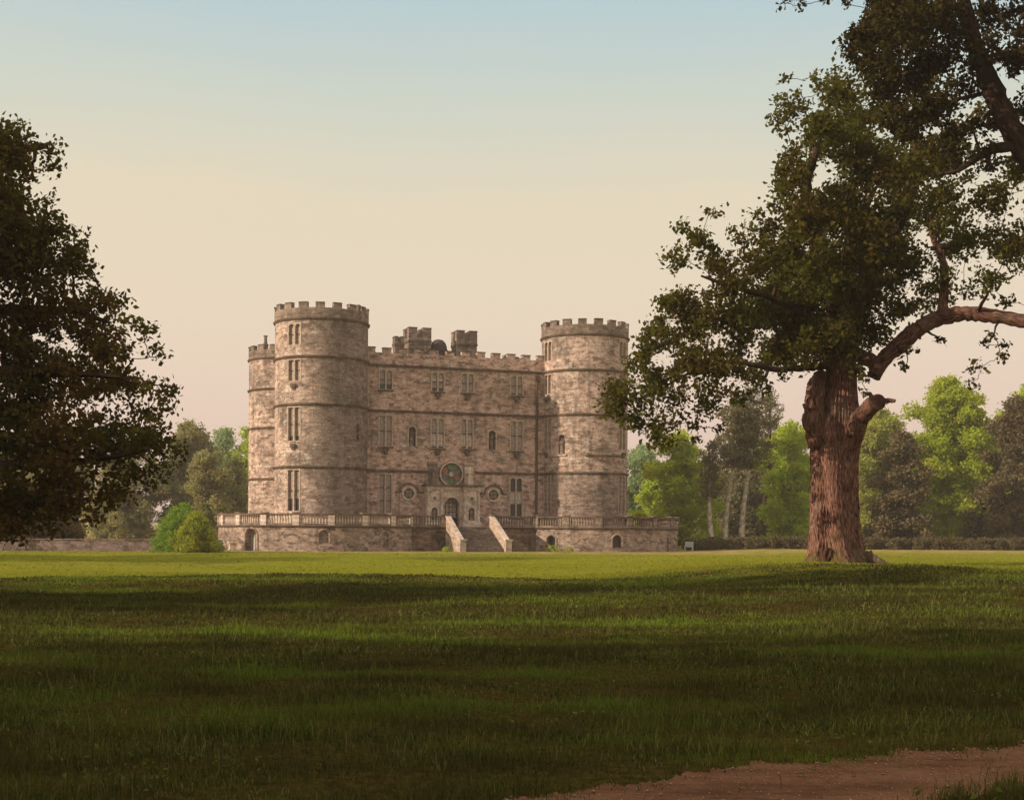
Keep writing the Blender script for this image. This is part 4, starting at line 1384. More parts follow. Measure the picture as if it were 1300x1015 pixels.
OAK_SPRAY = [(1195, 430, 7), (1150, 464, 8), (1262, 425, 5), (1255, 437, 7), (1270, 450, 6), (1242, 466, 13), (1236, 485, 8), (1275, 438, 4), (1095, 487, 7), (1103, 500, 6), (1090, 475, 8), (990, 478, 10), (965, 492, 14), (935, 505, 16), (915, 545, 6), (885, 562, 5), (1158, 445, 6), (815, 430, 8), (1000, 100, 7)]
cl, loose = [], []
for (x, y, r) in OAK_CL:
    dense = 3 if (960 < x < 1150 and r > 22) else (2 if r > 22 else 1)
    for k in range(dense):
        d = (RNG.uniform(-4.0, 0), RNG.uniform(-2, 5), RNG.uniform(-3.5, 3))[k]
        if x > 950 and y > 370: d = RNG.uniform(0.3, 4.5)
        if x < 860: d = RNG.uniform(-3.5, 0.5)
        rr = r * S_ * (0.88 if k == 0 else 0.7) * (0.9 if x > 1170 else (0.92 if x < 960 else 1.0))
        q = PO(x + RNG.uniform(-4, 4), y + RNG.uniform(-4, 4), d)
        cl.append((q.x, q.y, q.z, rr))
for (x, y, r) in OAK_FRONT:
    q = PO(x, y, RNG.uniform(-2.6, -1.5)); cl.append((q.x, q.y, q.z, r * S_))
for (x, y, r) in OAK_SPRAY:
    q = PO(x, y, RNG.uniform(-2.5, -0.5)); loose.append((q.x, q.y, q.z, r * S_))
# depth of the crown that the photograph only shows as layers
for k in range(26):
    q = PO(RNG.uniform(960, 1320), RNG.uniform(130, 400), RNG.uniform(3, 9)); cl.append((q.x, q.y, q.z, RNG.uniform(0.6, 1.1)))
pts, tw = fill_clumps(cl, 25, 0.18, 30)
pts2, tw2 = fill_clumps(loose, 40, 0.10, 14)
leaves('crown', np.concatenate([pts, pts2]), 0.19, 0.115, LF_OAK, oak, up=0.4)
grow(skel, cl + loose, twigs=tw + tw2, kr=0.05, max_r=0.16, twig_rad=0.012).build('branchwork', M_BARK, oak, smooth=60, merge=False)

# ---- limb of a second tree leaning in at the top right; its trunk stands outside the picture
YT = 44.0
bt = P(1440, 700, YT); bt.z = gzf(bt.x, YT)
over = empty('leaning_tree', bt)
tag(over, 'tree leaning in at the top right corner with one thick dark limb', 'tree')
PT = lambda px, py, d=0.0: P(px, py, YT + d) - bt
rows = [(*PT(1440, 724), 0.95), (*PT(1440, 690), 0.75), (*PT(1438, 600), 0.62), (*PT(1430, 480), 0.58), (*PT(1410, 380), 0.54), (*PT(1385, 300), 0.50)]
oak_trunk_mesh(rows, seg=48, seed=5).build('trunk', M_BARK, over, smooth=70, merge=False)
sa = limb(over, [PT(1386, 300), PT(1345, 240), PT(1302, 196), PT(1283, 165), PT(1262, 118), PT(1248, 85), PT(1236, 55), PT(1226, 15), PT(1215, -40), PT(1200, -110)], [0.46, 0.41, 0.38, 0.37, 0.34, 0.30, 0.26, 0.22, 0.17, 0.1], mat=M_BARK, seg=20)
sb = limb(over, [PT(1300, 186), PT(1268, 186), PT(1240, 200), PT(1215, 218), PT(1190, 222)], [0.22, 0.16, 0.12, 0.08, 0.04], mat=M_BARK, seg=10)
sc = limb(over, [PT(1390, 310), PT(1400, 200), PT(1380, 80), PT(1360, -60)], [0.45, 0.36, 0.25, 0.1], mat=M_BARK, seg=12)
sd = limb(over, [PT(1330, 90, 1), PT(1300, 82, 1), PT(1270, 66, 1), PT(1255, 58, 1)], [0.14, 0.11, 0.08, 0.05], mat=M_BARK, seg=8)
TCL = [(1250, 70, 24), (1228, 110, 22), (1265, 150, 20), (1215, 30, 24), (1240, 20, 22), (1255, 200, 20), (1280, 60, 22), (1105, 55, 34), (1125, 85, 32), (1150, 35, 38), (1178, 82, 34), (1140, 15, 36), (1195, 15, 32), (1190, 130, 30), (1150, 150, 30), (1110, 30, 24), (1085, 65, 12), (1120, 125, 24), (1215, 60, 26), (1262, 25, 24), (1290, 20, 26), (1292, 70, 22), (1215, 190, 22), (1288, 135, 14), (1180, -30, 40), (1120, -25, 36), (1260, -40, 40), (1340, 40, 50), (1350, 130, 50), (1380, 220, 50), (1340, -50, 60), (1420, 80, 70), (1300, -60, 50), (1160, 110, 26), (1235, 165, 16), (1205, 165, 18)]
tl = []
ST_ = YT / FPX
for (x, y, r) in TCL:
    for k in range(2 if r > 28 else 1):
        q = PT(x, y, RNG.uniform(-2.5, 2.5)); tl.append((q.x, q.y, q.z, r * ST_ * 0.95))
sp = [(*PT(x, y, RNG.uniform(-1, 1)), r * ST_) for (x, y, r) in [(992, 4, 8), (1020, 6, 9), (1042, 2, 8), (1060, -8, 12), (1075, 5, 5), (1010, -6, 10)]]
pts, tw = fill_clumps(tl, 38, 0.16, 32)
pts2, tw2 = fill_clumps(sp, 40, 0.09, 12)
LF_DARK = leafmat('dark_leaf', (0.024, 0.019, 0.006), (0.060, 0.046, 0.011), 0.22)
leaves('crown', np.concatenate([pts, pts2]), 0.18, 0.11, LF_DARK, over, up=0.4)
grow(sa + sb + sc + sd, tl + sp, twigs=tw + tw2, kr=0.05, max_r=0.12).build('branchwork', M_BARK, over, smooth=60, merge=False)

# ---- dark tree at the left edge
YL = 30.0
SL = YL / FPX
bl_ = P(-140, 700, YL); bl_.z = gzf(bl_.x, YL)
lt = empty('dark_tree', bl_)
tag(lt, 'very dark broad tree filling the left edge with boughs reaching almost to the ground', 'tree')
PL_ = lambda px, py, d=0.0: P(px, py, YL + d) - bl_
rows = [(*PL_(-140, 765), 0.75), (*PL_(-140, 735), 0.6), (*PL_(-138, 650), 0.48), (*PL_(-132, 500), 0.42), (*PL_(-125, 350), 0.34), (*PL_(-110, 200), 0.22), (*PL_(-95, 80), 0.1)]
oak_trunk_mesh(rows, seg=48, seed=9).build('trunk', M_BARK, lt, smooth=70, merge=False)
sk = [(Vector(r[:3]), r[3]) for r in rows[2:]]
for pts_ in ([(-132, 500), (-60, 470), (20, 470), (100, 475), (170, 480)], [(-125, 380), (-50, 330), (20, 300), (80, 290)], [(-136, 600), (-60, 590), (30, 590), (120, 585), (190, 570)], [(-115, 250), (-50, 210), (20, 190), (60, 185)], [(-136, 560), (-70, 610), (0, 640), (80, 645)], [(-130, 450), (-60, 400), (20, 390), (100, 395), (140, 410)]):
    d = RNG.uniform(-1.5, 1.5)
    sk += limb(lt, [PL_(x, y, d * i / 3) for i, (x, y) in enumerate(pts_)], [0.20, 0.15, 0.11, 0.07, 0.03][:len(pts_)], mat=M_BARK, seg=10)
LCL = [(20, 662, 24), (62, 656, 22), (100, 646, 16), (-15, 668, 28), (120, 660, 8), (0, 195, 34), (0, 250, 30), (25, 255, 24), (40, 215, 20), (60, 250, 14), (35, 310, 30), (75, 310, 22), (-10, 320, 40), (25, 170, 14), (-5, 165, 18), (18, 188, 30), (55, 182, 20), (72, 212, 14), (30, 215, 22), (8, 235, 22), (15, 285, 42), (60, 292, 28), (90, 295, 18), (40, 340, 44), (92, 335, 26), (118, 352, 16), (60, 400, 52), (115, 400, 36), (135, 440, 34), (160, 405, 15), (182, 425, 18), (200, 452, 14), (208, 490, 16), (222, 497, 7), (160, 485, 34), (100, 480, 46), (40, 480, 56), (188, 520, 20), (205, 568, 24), (226, 576, 15), (212, 590, 14), (150, 560, 42), (90, 560, 52), (30, 570, 56), (180, 605, 20), (140, 625, 28), (80, 625, 38), (25, 640, 44), (175, 550, 26), (170, 455, 16), (145, 380, 14),
       (0, 420, 50), (10, 520, 50), (195, 495, 12), (215, 520, 8), (5, 340, 40), (205, 545, 12), (195, 590, 14)]
LOFF = [(-60, 300, 70), (-80, 420, 80), (-70, 560, 80), (-60, 200, 60), (-60, 640, 50), (-160, 200, 80), (-170, 350, 90), (-180, 500, 90), (-120, 100, 60), (-250, 300, 80), (-260, 450, 90), (-250, 600, 80), (-160, 630, 60), (-300, 520, 70), (-210, 150, 60)]
ll = []
for (x, y, r) in LCL:
    for k in range(2 if r > 24 else 1):
        q = PL_(x, y, RNG.uniform(-2, 2.5)); ll.append((q.x, q.y, q.z, r * SL * 0.95))
for (x, y, r) in LOFF:
    q = PL_(x, y, RNG.uniform(-3, 3)); ll.append((q.x, q.y, q.z, r * SL))
    q = PL_(x + 30, y, RNG.uniform(-3, 4)); ll.append((q.x, q.y, q.z, r * SL * 0.8))
pts, tw = fill_clumps(ll, 52, 0.13, 24)
LF_LEFT = leafmat('olive_brown_leaf', (0.042, 0.037, 0.010), (0.115, 0.095, 0.020), 0.36, zone=((0.12, 0.062, 0.018), 0.4))  # dark olive leaves with brown patches
leaves('crown', pts, 0.135, 0.085, LF_LEFT, lt, up=0.4)
grow(sk, ll, twigs=tw, kr=0.05, max_r=0.09, twig_rad=0.008).build('branchwork', M_BARK, lt, smooth=60, merge=False)

# ---- generic trees: a crown of clumps on limbs round a tapering trunk
def make_tree(name, label, base, h, rx, mat, bark=M_BARK, shape='round', crown_base=0.15, leaf=0.42, n_cl=46, dens=11.0, per=20, trunk_r=0.4, ry=None, lean=(0, 0), flat_=0.8, group=None, clump=0.26):
    ry = rx if ry is None else ry
    root = empty(name, base)
    tag(root, label, 'tree', group)
    rows = []
    for i in range(7):
        t = i / 6
        rows.append((lean[0] * t * h + 0.02 * h * math.sin(t * 5 + rx), lean[1] * t * h, t * h * 0.93, trunk_r * (1.25 - t * 1.15 if i else 1.5)))
    oak_trunk_mesh(rows, seg=20, seed=int(rx * 100) % 97, sub=3).build('trunk', bark, root, smooth=70, merge=False)
    cl_ = []
    for i in range(n_cl):
        t = crown_base + (1 - crown_base) * ((i + 0.5) / n_cl)
        f = (t - crown_base) / (1 - crown_base)
        if shape == 'round': wdt = min(1.0, math.sqrt(max(0.0, 1 - (1.75 * f ** 1.1 - 0.75) ** 2)) * 1.0 + 0.05)
        elif shape == 'cone': wdt = (1 - f) ** 0.75 * 0.95 + 0.06
        elif shape == 'dome': wdt = math.sqrt(max(0.0, 1 - f ** 2.2)) + 0.03
        elif shape == 'top': wdt = math.sin(math.pi * min(1, f * 0.85 + 0.12)) ** 0.7
        else: wdt = 0.8
        a = i * 2.39996 + RNG.uniform(-0.5, 0.5)
        rad = RNG.uniform(0.0, 1.0) ** 0.55 if i % 3 else RNG.uniform(0, 0.35)
        rc = clump * rx * RNG.uniform(0.7, 1.15) * (0.55 + 0.45 * wdt)
        k = max(0.0, wdt - rc / rx * 0.8) * rad
        z = t * h - rc * 0.6
        cl_.append((lean[0] * z + rx * k * math.cos(a), lean[1] * z + ry * k * math.sin(a), max(rc * 0.7, z), rc))
    pts_, tw_ = fill_clumps(cl_, dens, leaf * 0.8, per, flat_)
    leaves('crown', pts_, leaf, leaf * 0.62, mat, root, up=0.8)
    grow([(Vector(r[:3]), r[3]) for r in rows[1:]], cl_, kr=0.03, max_r=trunk_r * 0.4, sides=5).build('branchwork', bark, root, smooth=60, merge=False)
    return root

def tree_at(px, ptop, Y, half_px, name, label, mat, **kw):
    b = at_ground(px, Y)
    h = P(px, ptop, Y).z - b.z
    return make_tree(name, label, b, h, half_px / FPX * Y, mat, **kw)

LM_YEL = leafmat('yellow_green_leaf', (0.236, 0.287, 0.031), (0.427, 0.468, 0.054), 0.45)
LM_BRI = leafmat('bright_leaf', (0.252, 0.341, 0.035), (0.442, 0.492, 0.056), 0.45)
LM_MID = leafmat('mid_leaf', (0.259, 0.306, 0.071), (0.471, 0.495, 0.117), 0.45, zone=((0.30, 0.23, 0.13), 0.6))
LM_GREY = leafmat('grey_leaf', (0.195, 0.188, 0.106), (0.325, 0.293, 0.163), 0.45)
LM_BLUE = leafmat('bluish_leaf', (0.194, 0.269, 0.179), (0.314, 0.389, 0.254), 0.45)
LM_PINE = leafmat('pine_needle', (0.121, 0.113, 0.060), (0.196, 0.172, 0.092), 0.25)
LM_CONE = leafmat('dusky_leaf', (0.102, 0.082, 0.046), (0.174, 0.138, 0.074), 0.2)

LM_BUSH = leafmat('bush_leaf', (0.150, 0.232, 0.033), (0.240, 0.338, 0.048), 0.3)
LM_BUSHY = leafmat('bush_leaf_yellow', (0.217, 0.239, 0.032), (0.341, 0.348, 0.049), 0.3)
LM_SPREAD = leafmat('spreading_leaf', (0.310, 0.380, 0.037), (0.494, 0.517, 0.052), 0.45)  # sunlight put into the leaf colour; the castle's shadow covers this tree
GB = 'trees bordering the park'
# right side, from the castle outwards
tree_at(815, 566, 235, 60, 'broadleaf_tree', 'distant blue green tree showing just right of the castle tower', LM_BLUE, group=GB, leaf=0.5)
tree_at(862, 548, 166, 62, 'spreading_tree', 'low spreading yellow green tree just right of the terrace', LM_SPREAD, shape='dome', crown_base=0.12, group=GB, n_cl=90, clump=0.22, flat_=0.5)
tree_at(985, 545, 215, 45, 'broadleaf_tree', 'pale grey green tree behind the pale trunked pines', LM_GREY, group=GB, leaf=0.5)
tree_at(945, 556, 205, 45, 'broadleaf_tree', 'dark grey tree in the shade behind the pale pine trunks', LM_PINE, group=GB, leaf=0.5)
tree_at(1002, 535, 170, 54, 'broadleaf_tree', 'rounded bright green tree left of the oak trunk', LM_BRI, group=GB, crown_base=0.03, n_cl=80, clump=0.24)
tree_at(1112, 515, 186, 66, 'broadleaf_tree', 'pale flecked green tree just right of the oak trunk', LM_MID, group=GB, crown_base=0.02, n_cl=80, clump=0.24)
tree_at(1143, 546, 160, 50, 'conical_tree', 'dusky brown conical tree in front of the tall yellow green one', LM_CONE, group=GB, shape='dome', crown_base=0.02, n_cl=100, dens=13, clump=0.24)
tree_at(1203, 478, 178, 74, 'broadleaf_tree', 'tallest yellow green tree, right of the dusky conical tree', LM_YEL, group=GB, crown_base=0.02, n_cl=170, clump=0.22, trunk_r=0.5)
tree_at(1288, 504, 170, 62, 'conical_tree', 'dusky grey tree at the far right edge', LM_CONE, group=GB, shape='dome', crown_base=0.02, n_cl=100, dens=13, clump=0.24)
tree_at(1312, 486, 205, 66, 'broadleaf_tree', 'light green tree top above the dusky tree at the right edge', LM_BRI, group=GB, crown_base=0.1, n_cl=80)
tree_at(1400, 500, 180, 60, 'broadleaf_tree', 'green tree just outside the right edge', LM_MID, group=GB, crown_base=0.05, n_cl=70)

for (px, top, hw, m_, lab) in ((900, 590, 60, LM_GREY, 'low grey green tree filling the shade behind the spreading tree'), (965, 575, 55, LM_MID, 'flecked tree between the pines and the rounded green tree'), (1060, 560, 60, LM_MID, 'flecked green tree directly behind the oak trunk'),
                               (1165, 560, 60, LM_GREY, 'grey green tree behind the dusky conical tree'), (1250, 540, 60, LM_MID, 'flecked tree between the tallest tree and the dusky one at the edge'), (1020, 600, 50, LM_GREY, 'low grey tree in the shade left of the oak trunk'), (1110, 610, 50, LM_GREY, 'low grey tree in the shade right of the oak trunk'), (840, 600, 45, LM_BRI, 'bright green tree behind the spreading tree close to the castle'), (975, 560, 50, LM_BRI, 'bright green tree behind the rounded green one'), (1240, 560, 55, LM_YEL, 'yellow green tree behind the dusky tree at the edge')):
    tree_at(px, top, 212, hw, 'broadleaf_tree', lab, m_, group=GB, leaf=0.5, crown_base=0.01, n_cl=70, clump=0.3)
# pale-trunked pines
for (px0, px1, top, Y, lab, rpx, cb) in ((922, 936, 500, 163, 'pale leaning pine trunk left of its taller neighbour', 38, 0.55), (944, 954, 487, 163, 'tallest pale trunked pine, tiered dark top against the sky', 42, 0.52), (902, 903, 560, 160, 'short pale trunked pine behind the spreading tree', 24, 0.5), (972, 974, 492, 188, 'dark trunked pine right of the two pale pines', 36, 0.35)):
    b = at_ground(px0, Y)
    h = P(px1, top, Y).z - b.z
    ln = ((px1 - px0) / FPX * Y / h, 0)
    make_tree('pine_tree', lab, b, h, rpx / FPX * Y, LM_PINE, bark=M_BIRCH if px0 < 960 else M_BARK, shape='top', crown_base=cb, leaf=0.36, n_cl=56, dens=9, per=18, trunk_r=0.30, lean=ln, flat_=0.32, group='pines left of the oak', clump=0.26)

# left side
GL = 'trees behind the low wall'
tree_at(158, 560, 190, 60, 'broadleaf_tree', 'grey green tree in the shade behind the low wall', LM_GREY, group=GL, crown_base=0.02, n_cl=80)
tree_at(238, 534, 196, 52, 'broadleaf_tree', 'tallest grey green tree between the dark tree and the castle', LM_GREY, group=GL, crown_base=0.05, n_cl=100, bark=M_BIRCH)
tree_at(285, 541, 222, 44, 'broadleaf_tree', 'bluish tree rising behind the bright green one beside the castle', LM_BLUE, group=GL, leaf=0.45)
tree_at(262, 570, 180, 40, 'broadleaf_tree', 'lower grey green tree directly above the green bush', LM_GREY, group=GL, crown_base=0.03, n_cl=70)
tree_at(312, 541, 205, 22, 'broadleaf_tree', 'slender bright green tree touching the left rear tower', LM_BRI, group=GL, crown_base=0.4, n_cl=40)
tree_at(60, 560, 200, 80, 'broadleaf_tree', 'grey tree seen through gaps low in the dark left tree', LM_GREY, group=GL, crown_base=0.02, n_cl=70)
tree_at(300, 580, 200, 30, 'broadleaf_tree', 'grey green tree low beside the left rear tower', LM_GREY, group=GL, crown_base=0.03, n_cl=50)

def bush(name, label, base, h, rx, mat, n_cl=70, leaf=0.16, dens=34, per=20, cat='bush'):
    root = empty(name, base)
    tag(root, label, cat)
    cl_ = []
    for i in range(n_cl):
        f = (i + 0.5) / n_cl
        a = i * 2.4 + RNG.uniform(-.5, .5)
        rc = rx * RNG.uniform(0.26, 0.38)
        wdt = math.sqrt(max(0, 1 - f ** 2.4)) * rx - rc * 0.7
        k = max(0, wdt) * RNG.uniform(0.3, 1) ** 0.5
        cl_.append((k * math.cos(a), k * math.sin(a), max(rc * 0.6, f * h - rc * 0.75), rc))
    p_, t_ = fill_clumps(cl_, dens, leaf * 0.9, per)
    leaves('foliage', p_, leaf, leaf * 0.62, mat, root, up=0.7)
    grow([(Vector((0, 0, 0)), 0.15), (Vector((0.1, 0, h * 0.25)), 0.12)], cl_, kr=0.03, max_r=0.07, sides=4).build('stem', M_BARK, root, merge=False)
    return root
bush('green_bush', 'darker green rounded bush, left and behind of the two lobes by the low wall', at_ground(232, 117.5), 4.25, 2.75, LM_BUSH)
bush('green_bush', 'bright yellow green bush between the low wall and the terrace', at_ground(249, 115), 3.5, 2.1, LM_BUSHY)
bush('green_bush', 'tiny green bush tucked against the left end of the terrace', at_ground(277, 120), 1.1, 0.8, LM_BUSH, n_cl=14)
bush('dark_bush', 'dark brown bush behind the low wall at the left edge', at_ground(40, 124), 6.0, 5.6, LF_LEFT, n_cl=60, leaf=0.25, dens=7)
bush('weed_clump', 'green weeds growing at the foot of the terrace right of the steps', at_ground(700, 136.0), 0.9, 0.9, LM_BRI, n_cl=10, leaf=0.12, cat='plant')
bush('weed_clump', 'green weeds beside the left foot of the steps', at_ground(568, 128.2), 0.6, 0.5, LM_BRI, n_cl=7, leaf=0.12, cat='plant')
bush('weed_clump', 'small weeds at the foot of the terrace between the two dark arches', at_ground(722, 136.2), 0.7, 0.7, LM_YEL, n_cl=8, leaf=0.12, cat='plant')

# clipped dark hedge along the far right edge of the lawn
hd = empty('hedge', (0, 0, 0))
tag(hd, 'long low dark hedge along the far edge of the lawn at the right', 'hedge')
hx = np.linspace(19.5, 66, 70)
cl_ = []
for x in hx:
    y = 149 + RNG.uniform(-0.4, 0.6)
    z = gzf(x, y)
    for zz in (0.35, 0.8):
        cl_.append((x, y + RNG.uniform(-.3, .3), z + zz + RNG.uniform(-.1, .15), 0.55))
p_, t_ = fill_clumps(cl_, 110, 0.12, 16)
leaves('foliage', p_, 0.19, 0.12, LM_CONE, hd, up=0.6)
mb = MB()
for x in hx[::2]:
    mb.tube([(x, 149.1, gzf(x, 149.1) - 0.1), (x + 0.1, 149.1, gzf(x, 149.1) + 0.8)], [0.04, 0.02], 5, cap=False)
mb.build('stem', M_BARK, hd, merge=False)

# ---- trees outside the left edge whose long shadows cover the near lawn
shade = make_tree('shade_tree', 'tall tree outside the left edge shading the near lawn', (-23, 4, 0), 19, 7.0, LF_DARK, shape='round', crown_base=0.08, leaf=0.36, n_cl=74, dens=6, per=17, trunk_r=0.6, group='trees shading the lawn', clump=0.25)
for (x, y, rz, s) in ((-19, -6, 1.0, 1.0), (-31, 20.5, 3.3, 1.0), (-34, -3, 4.2, 1.1), (-44, 17, 5.1, 1.05), (-27.5, 10.2, 2.1, 0.42), (-46, 58, 0.6, 0.8), (-64, 57, 2.6, 1.5), (-50, 74, 1.6, 0.8)):
    c_ = copy_tree(shade)
    c_.location = (x, y, 0)
    c_.rotation_euler = (0, 0, rz)
    c_.scale = (s, s, s)

# ------------------------------------------------------------------ grass
def grass_blades(n, y0, y1, power, hmin, hmax, seed, wk=0.0011, spread=0.50, taller=None):
    r = np.random.default_rng(seed)
    u = r.uniform(0, 1, n)
    y = (y0 ** power + u * (y1 ** power - y0 ** power)) ** (1 / power)
    x = r.uniform(-1, 1, n) * (spread * y + 2.5)
    lo_, up_ = path_edges(x)
    edge = np.minimum(y - lo_, up_ - y)
    rag = 0.10 * np.sin(x * 17.3) * np.sin(y * 13.1 + x * 5) + 0.08 * np.sin(x * 7.7 + y * 9)
    keep = (edge < rag) | ((edge < 0.22 + rag) & (r.uniform(0, 1, n) < 0.22)) | (r.uniform(0, 1, n) < 0.015)
    clump = 0.5 + 0.5 * np.sin(x * 2.3 + 1.7 * np.sin(y * 1.9)) * np.sin(y * 2.7 + 1.3 * np.sin(x * 1.5))
    big = 0.5 + 0.5 * np.sin(x * 0.7 + 2 * np.sin(y * 0.33)) * np.sin(y * 0.55 + np.sin(x * 0.8))
    keep &= r.uniform(0, 1, n) < 0.35 + 0.65 * clump
    x, y, clump, big = x[keep], y[keep], clump[keep], big[keep]
    n = len(x)
    z = gz(x, y)
    h = (hmin + (hmax - hmin) * r.beta(1.6, 3.0, n)) * (0.35 + 0.75 * clump ** 1.5 + 0.55 * big ** 2)
    wd = np.maximum(0.0032, wk * y) * r.uniform(0.6, 1.3, n)
    a = r.uniform(0, 2 * np.pi, n)
    bend = r.uniform(0.15, 0.9, n)
    dx, dy = np.cos(a), np.sin(a)
    sx, sy = -dy, dx
    fa = r.uniform(0, 2 * np.pi, n)
    sx, sy = np.cos(fa), np.sin(fa)
    v = np.empty((n, 5, 3))
    b = np.stack([x, y, z - 0.01], 1)
    sv = np.stack([sx, sy, np.zeros(n)], 1) * wd[:, None] * 0.5
    m_ = b + np.stack([dx * bend * h * 0.25, dy * bend * h * 0.25, h * 0.6], 1)
    tp = b + np.stack([dx * bend * h * 0.8, dy * bend * h * 0.8, h * (1.05 - 0.35 * bend)], 1)
    v[:, 0] = b - sv; v[:, 1] = b + sv
    v[:, 2] = m_ + sv * 0.8; v[:, 3] = m_ - sv * 0.8
    v[:, 4] = tp
    return v.reshape(-1, 3)

def grassmat(name, c1, c2, brown, bright):
    m, t, p, o = newmat(name)
    g = t.nodes.new('ShaderNodeNewGeometry')
    ob = t.nodes.new('ShaderNodeTexCoord').outputs['Object']
    rnd = g.outputs['Random Per Island']
    col = mixc(t, rnd, c1, c2)
    col = mixc(t, rampf(t, rnd, 0.90, 0.93, 0, 0.8), col, (0.26, 0.20, 0.08))
    col = mixc(t, rampf(t, noise(t, ob, 0.45, 4), 0.42, 0.60, 0, 0.8), col, brown)
    col = mixc(t, rampf(t, noise(t, ob, 0.22, 4, 0.6, (0.55, 1.5, 1)), 0.50, 0.62, 0, 0.85), col, bright)
    t.links.new(col, p.inputs['Base Color'])
    p.inputs['Roughness'].default_value = 0.7
    tr = t.nodes.new('ShaderNodeBsdfTranslucent'); t.links.new(col, tr.inputs[0])
    mx = t.nodes.new('ShaderNodeMixShader'); mx.inputs[0].default_value = 0.3
    t.links.new(p.outputs[0], mx.inputs[1]); t.links.new(tr.outputs[0], mx.inputs[2])
    t.links.new(mx.outputs[0], o.inputs[0])
    return m
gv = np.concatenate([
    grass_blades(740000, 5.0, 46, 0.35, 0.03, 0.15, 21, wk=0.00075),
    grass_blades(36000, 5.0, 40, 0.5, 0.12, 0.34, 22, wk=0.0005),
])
go = np_mesh('rough_grass', gv, 5, grassmat('rough_grass_blade', (0.020, 0.026, 0.007), (0.135, 0.145, 0.030), (0.062, 0.048, 0.015), (0.14, 0.19, 0.022)), faces=[(0, 1, 2, 3), (3, 2, 4)])  # long rough blades, darkened in colour for the shade on them
tag(go, 'rough uncut grass of the shaded near lawn, shade darkened into its blades', 'grass', kind='stuff')
gv = grass_blades(110000, 38, 119, 0.6, 0.02, 0.09, 23, wk=0.0010)
go = np_mesh('lawn_grass', gv, 5, grassmat('lawn_grass_blade', (0.17, 0.19, 0.014), (0.32, 0.32, 0.026), (0.25, 0.20, 0.03), (0.24, 0.31, 0.02)), faces=[(0, 1, 2, 3), (3, 2, 4)])  # short blades, brightened in colour for the sunlit part of the lawn
tag(go, 'short bright sunlit grass in front of the castle', 'grass', kind='stuff')

r_ = np.random.default_rng(31)
n = 9000
a_ = r_.uniform(0, 2 * np.pi, n); d_ = 0.85 + 1.5 * r_.beta(1.0, 2.0, n)
bx, by = base_o.x + d_ * np.cos(a_), base_o.y + d_ * np.sin(a_)
h_ = r_.uniform(0.03, 0.13, n) * np.clip(1.6 - 0.5 * d_, 0.3, 1)
v = np.empty((n, 3, 3))
fa = r_.uniform(0, 2 * np.pi, n)
b_ = np.stack([bx, by, gz(bx, by) - 0.01], 1)
sv = np.stack([np.cos(fa), np.sin(fa), np.zeros(n)], 1) * 0.022
v[:, 0] = b_ - sv; v[:, 1] = b_ + sv
v[:, 2] = b_ + np.stack([r_.normal(0, 0.05, n), r_.normal(0, 0.05, n), h_], 1)
gt = np_mesh('tufted_grass', v.reshape(-1, 3), 3, bpy.data.materials['lawn_grass_blade'], faces=[(0, 1, 2)])
tag(gt, 'longer grass tufts growing round the foot of the oak', 'grass', kind='stuff')
def scatter(n, y0, y1, seed, patchy):
    q = np.random.default_rng(seed)
    y = (y0 ** 0.3 + q.uniform(0, 1, n) * (y1 ** 0.3 - y0 ** 0.3)) ** (1 / 0.3)
    x = q.uniform(-1, 1, n) * (0.46 * y + 1.5)
    if patchy:
        kk = np.sin(x * 1.1 + 2.1 * np.sin(y * 0.8)) * np.sin(y * 1.3 + np.sin(x * 1.7))
        lo_, up_ = path_edges(x)
        ok = (kk > 0.45) & ((y < lo_) | (y > up_ + 0.1))
        x, y = x[ok], y[ok]
    return x, y, q
x, y, q = scatter(22000, 6, 40, 41, True)
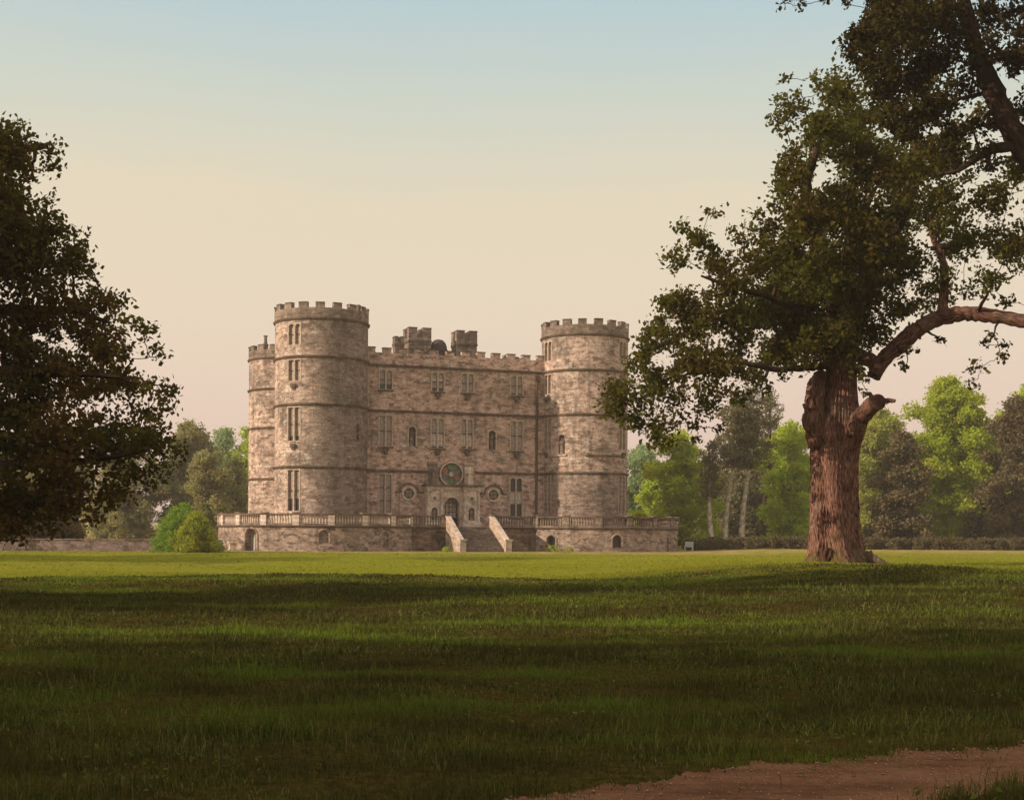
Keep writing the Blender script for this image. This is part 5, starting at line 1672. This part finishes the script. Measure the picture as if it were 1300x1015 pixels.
wd_ = leaves('weeds', np.stack([x, y, gz(x, y) + q.uniform(0.02, 0.16, len(x))], 1), 0.042, 0.022, leafmat('weed_leaf', (0.05, 0.065, 0.016), (0.13, 0.14, 0.03), 0.3), None, up=1.2)
tag(wd_, 'broad leaved weeds in patches through the rough grass', 'weeds', kind='stuff')

# loose stones on the path
rg = np.random.default_rng(5)
n = 2600
x = rg.uniform(-1.0, 6.5, n)
lo_, up_ = path_edges(x)
y = lo_ + (up_ - lo_) * np.clip(rg.beta(0.8, 0.8, n), -0.02, 1.02)
sz = 0.004 + 0.022 * rg.beta(1.0, 6.0, n)
oc = np.array([(1, 0, 0), (0, 1, 0), (-1, 0, 0), (0, -1, 0), (0, 0, 0.6), (0, 0, -0.6)], float)
v = oc[None] * sz[:, None, None] * rg.uniform(0.6, 1.3, (n, 6, 1))
th = rg.uniform(0, 6.28, n)
cx_, sx_ = np.cos(th)[:, None], np.sin(th)[:, None]
v = np.stack([v[..., 0] * cx_ - v[..., 1] * sx_, v[..., 0] * sx_ + v[..., 1] * cx_, v[..., 2]], -1)
v += np.stack([x, y, np.full(n, 0.012)], -1)[:, None]
peb = np_mesh('gravel', v.reshape(-1, 3), 6, plain('path_stone', (0.30, 0.19, 0.13), 0.9, 0.5, 40), faces=[(0, 1, 4), (1, 2, 4), (2, 3, 4), (3, 0, 4), (1, 0, 5), (2, 1, 5), (3, 2, 5), (0, 3, 5)])
tag(peb, 'loose small stones scattered over the earth path', 'gravel', kind='stuff')

# ------------------------------------------------------------------ haze
mb = MB()
mb.box(-930, 930, -830, 1130, -3.0, 60.0)
hm = bpy.data.materials.new('haze')
hm.use_nodes = True
t = hm.node_tree
t.nodes.clear()
o_ = t.nodes.new('ShaderNodeOutputMaterial')
v_ = t.nodes.new('ShaderNodeVolumePrincipled')
v_.inputs['Color'].default_value = (0.96, 0.82, 0.70, 1)
v_.inputs['Density'].default_value = 0.0005
v_.inputs['Anisotropy'].default_value = 0.3
t.links.new(v_.outputs[0], o_.inputs['Volume'])
hz = mb.build('haze', hm)
tag(hz, kind='stuff')
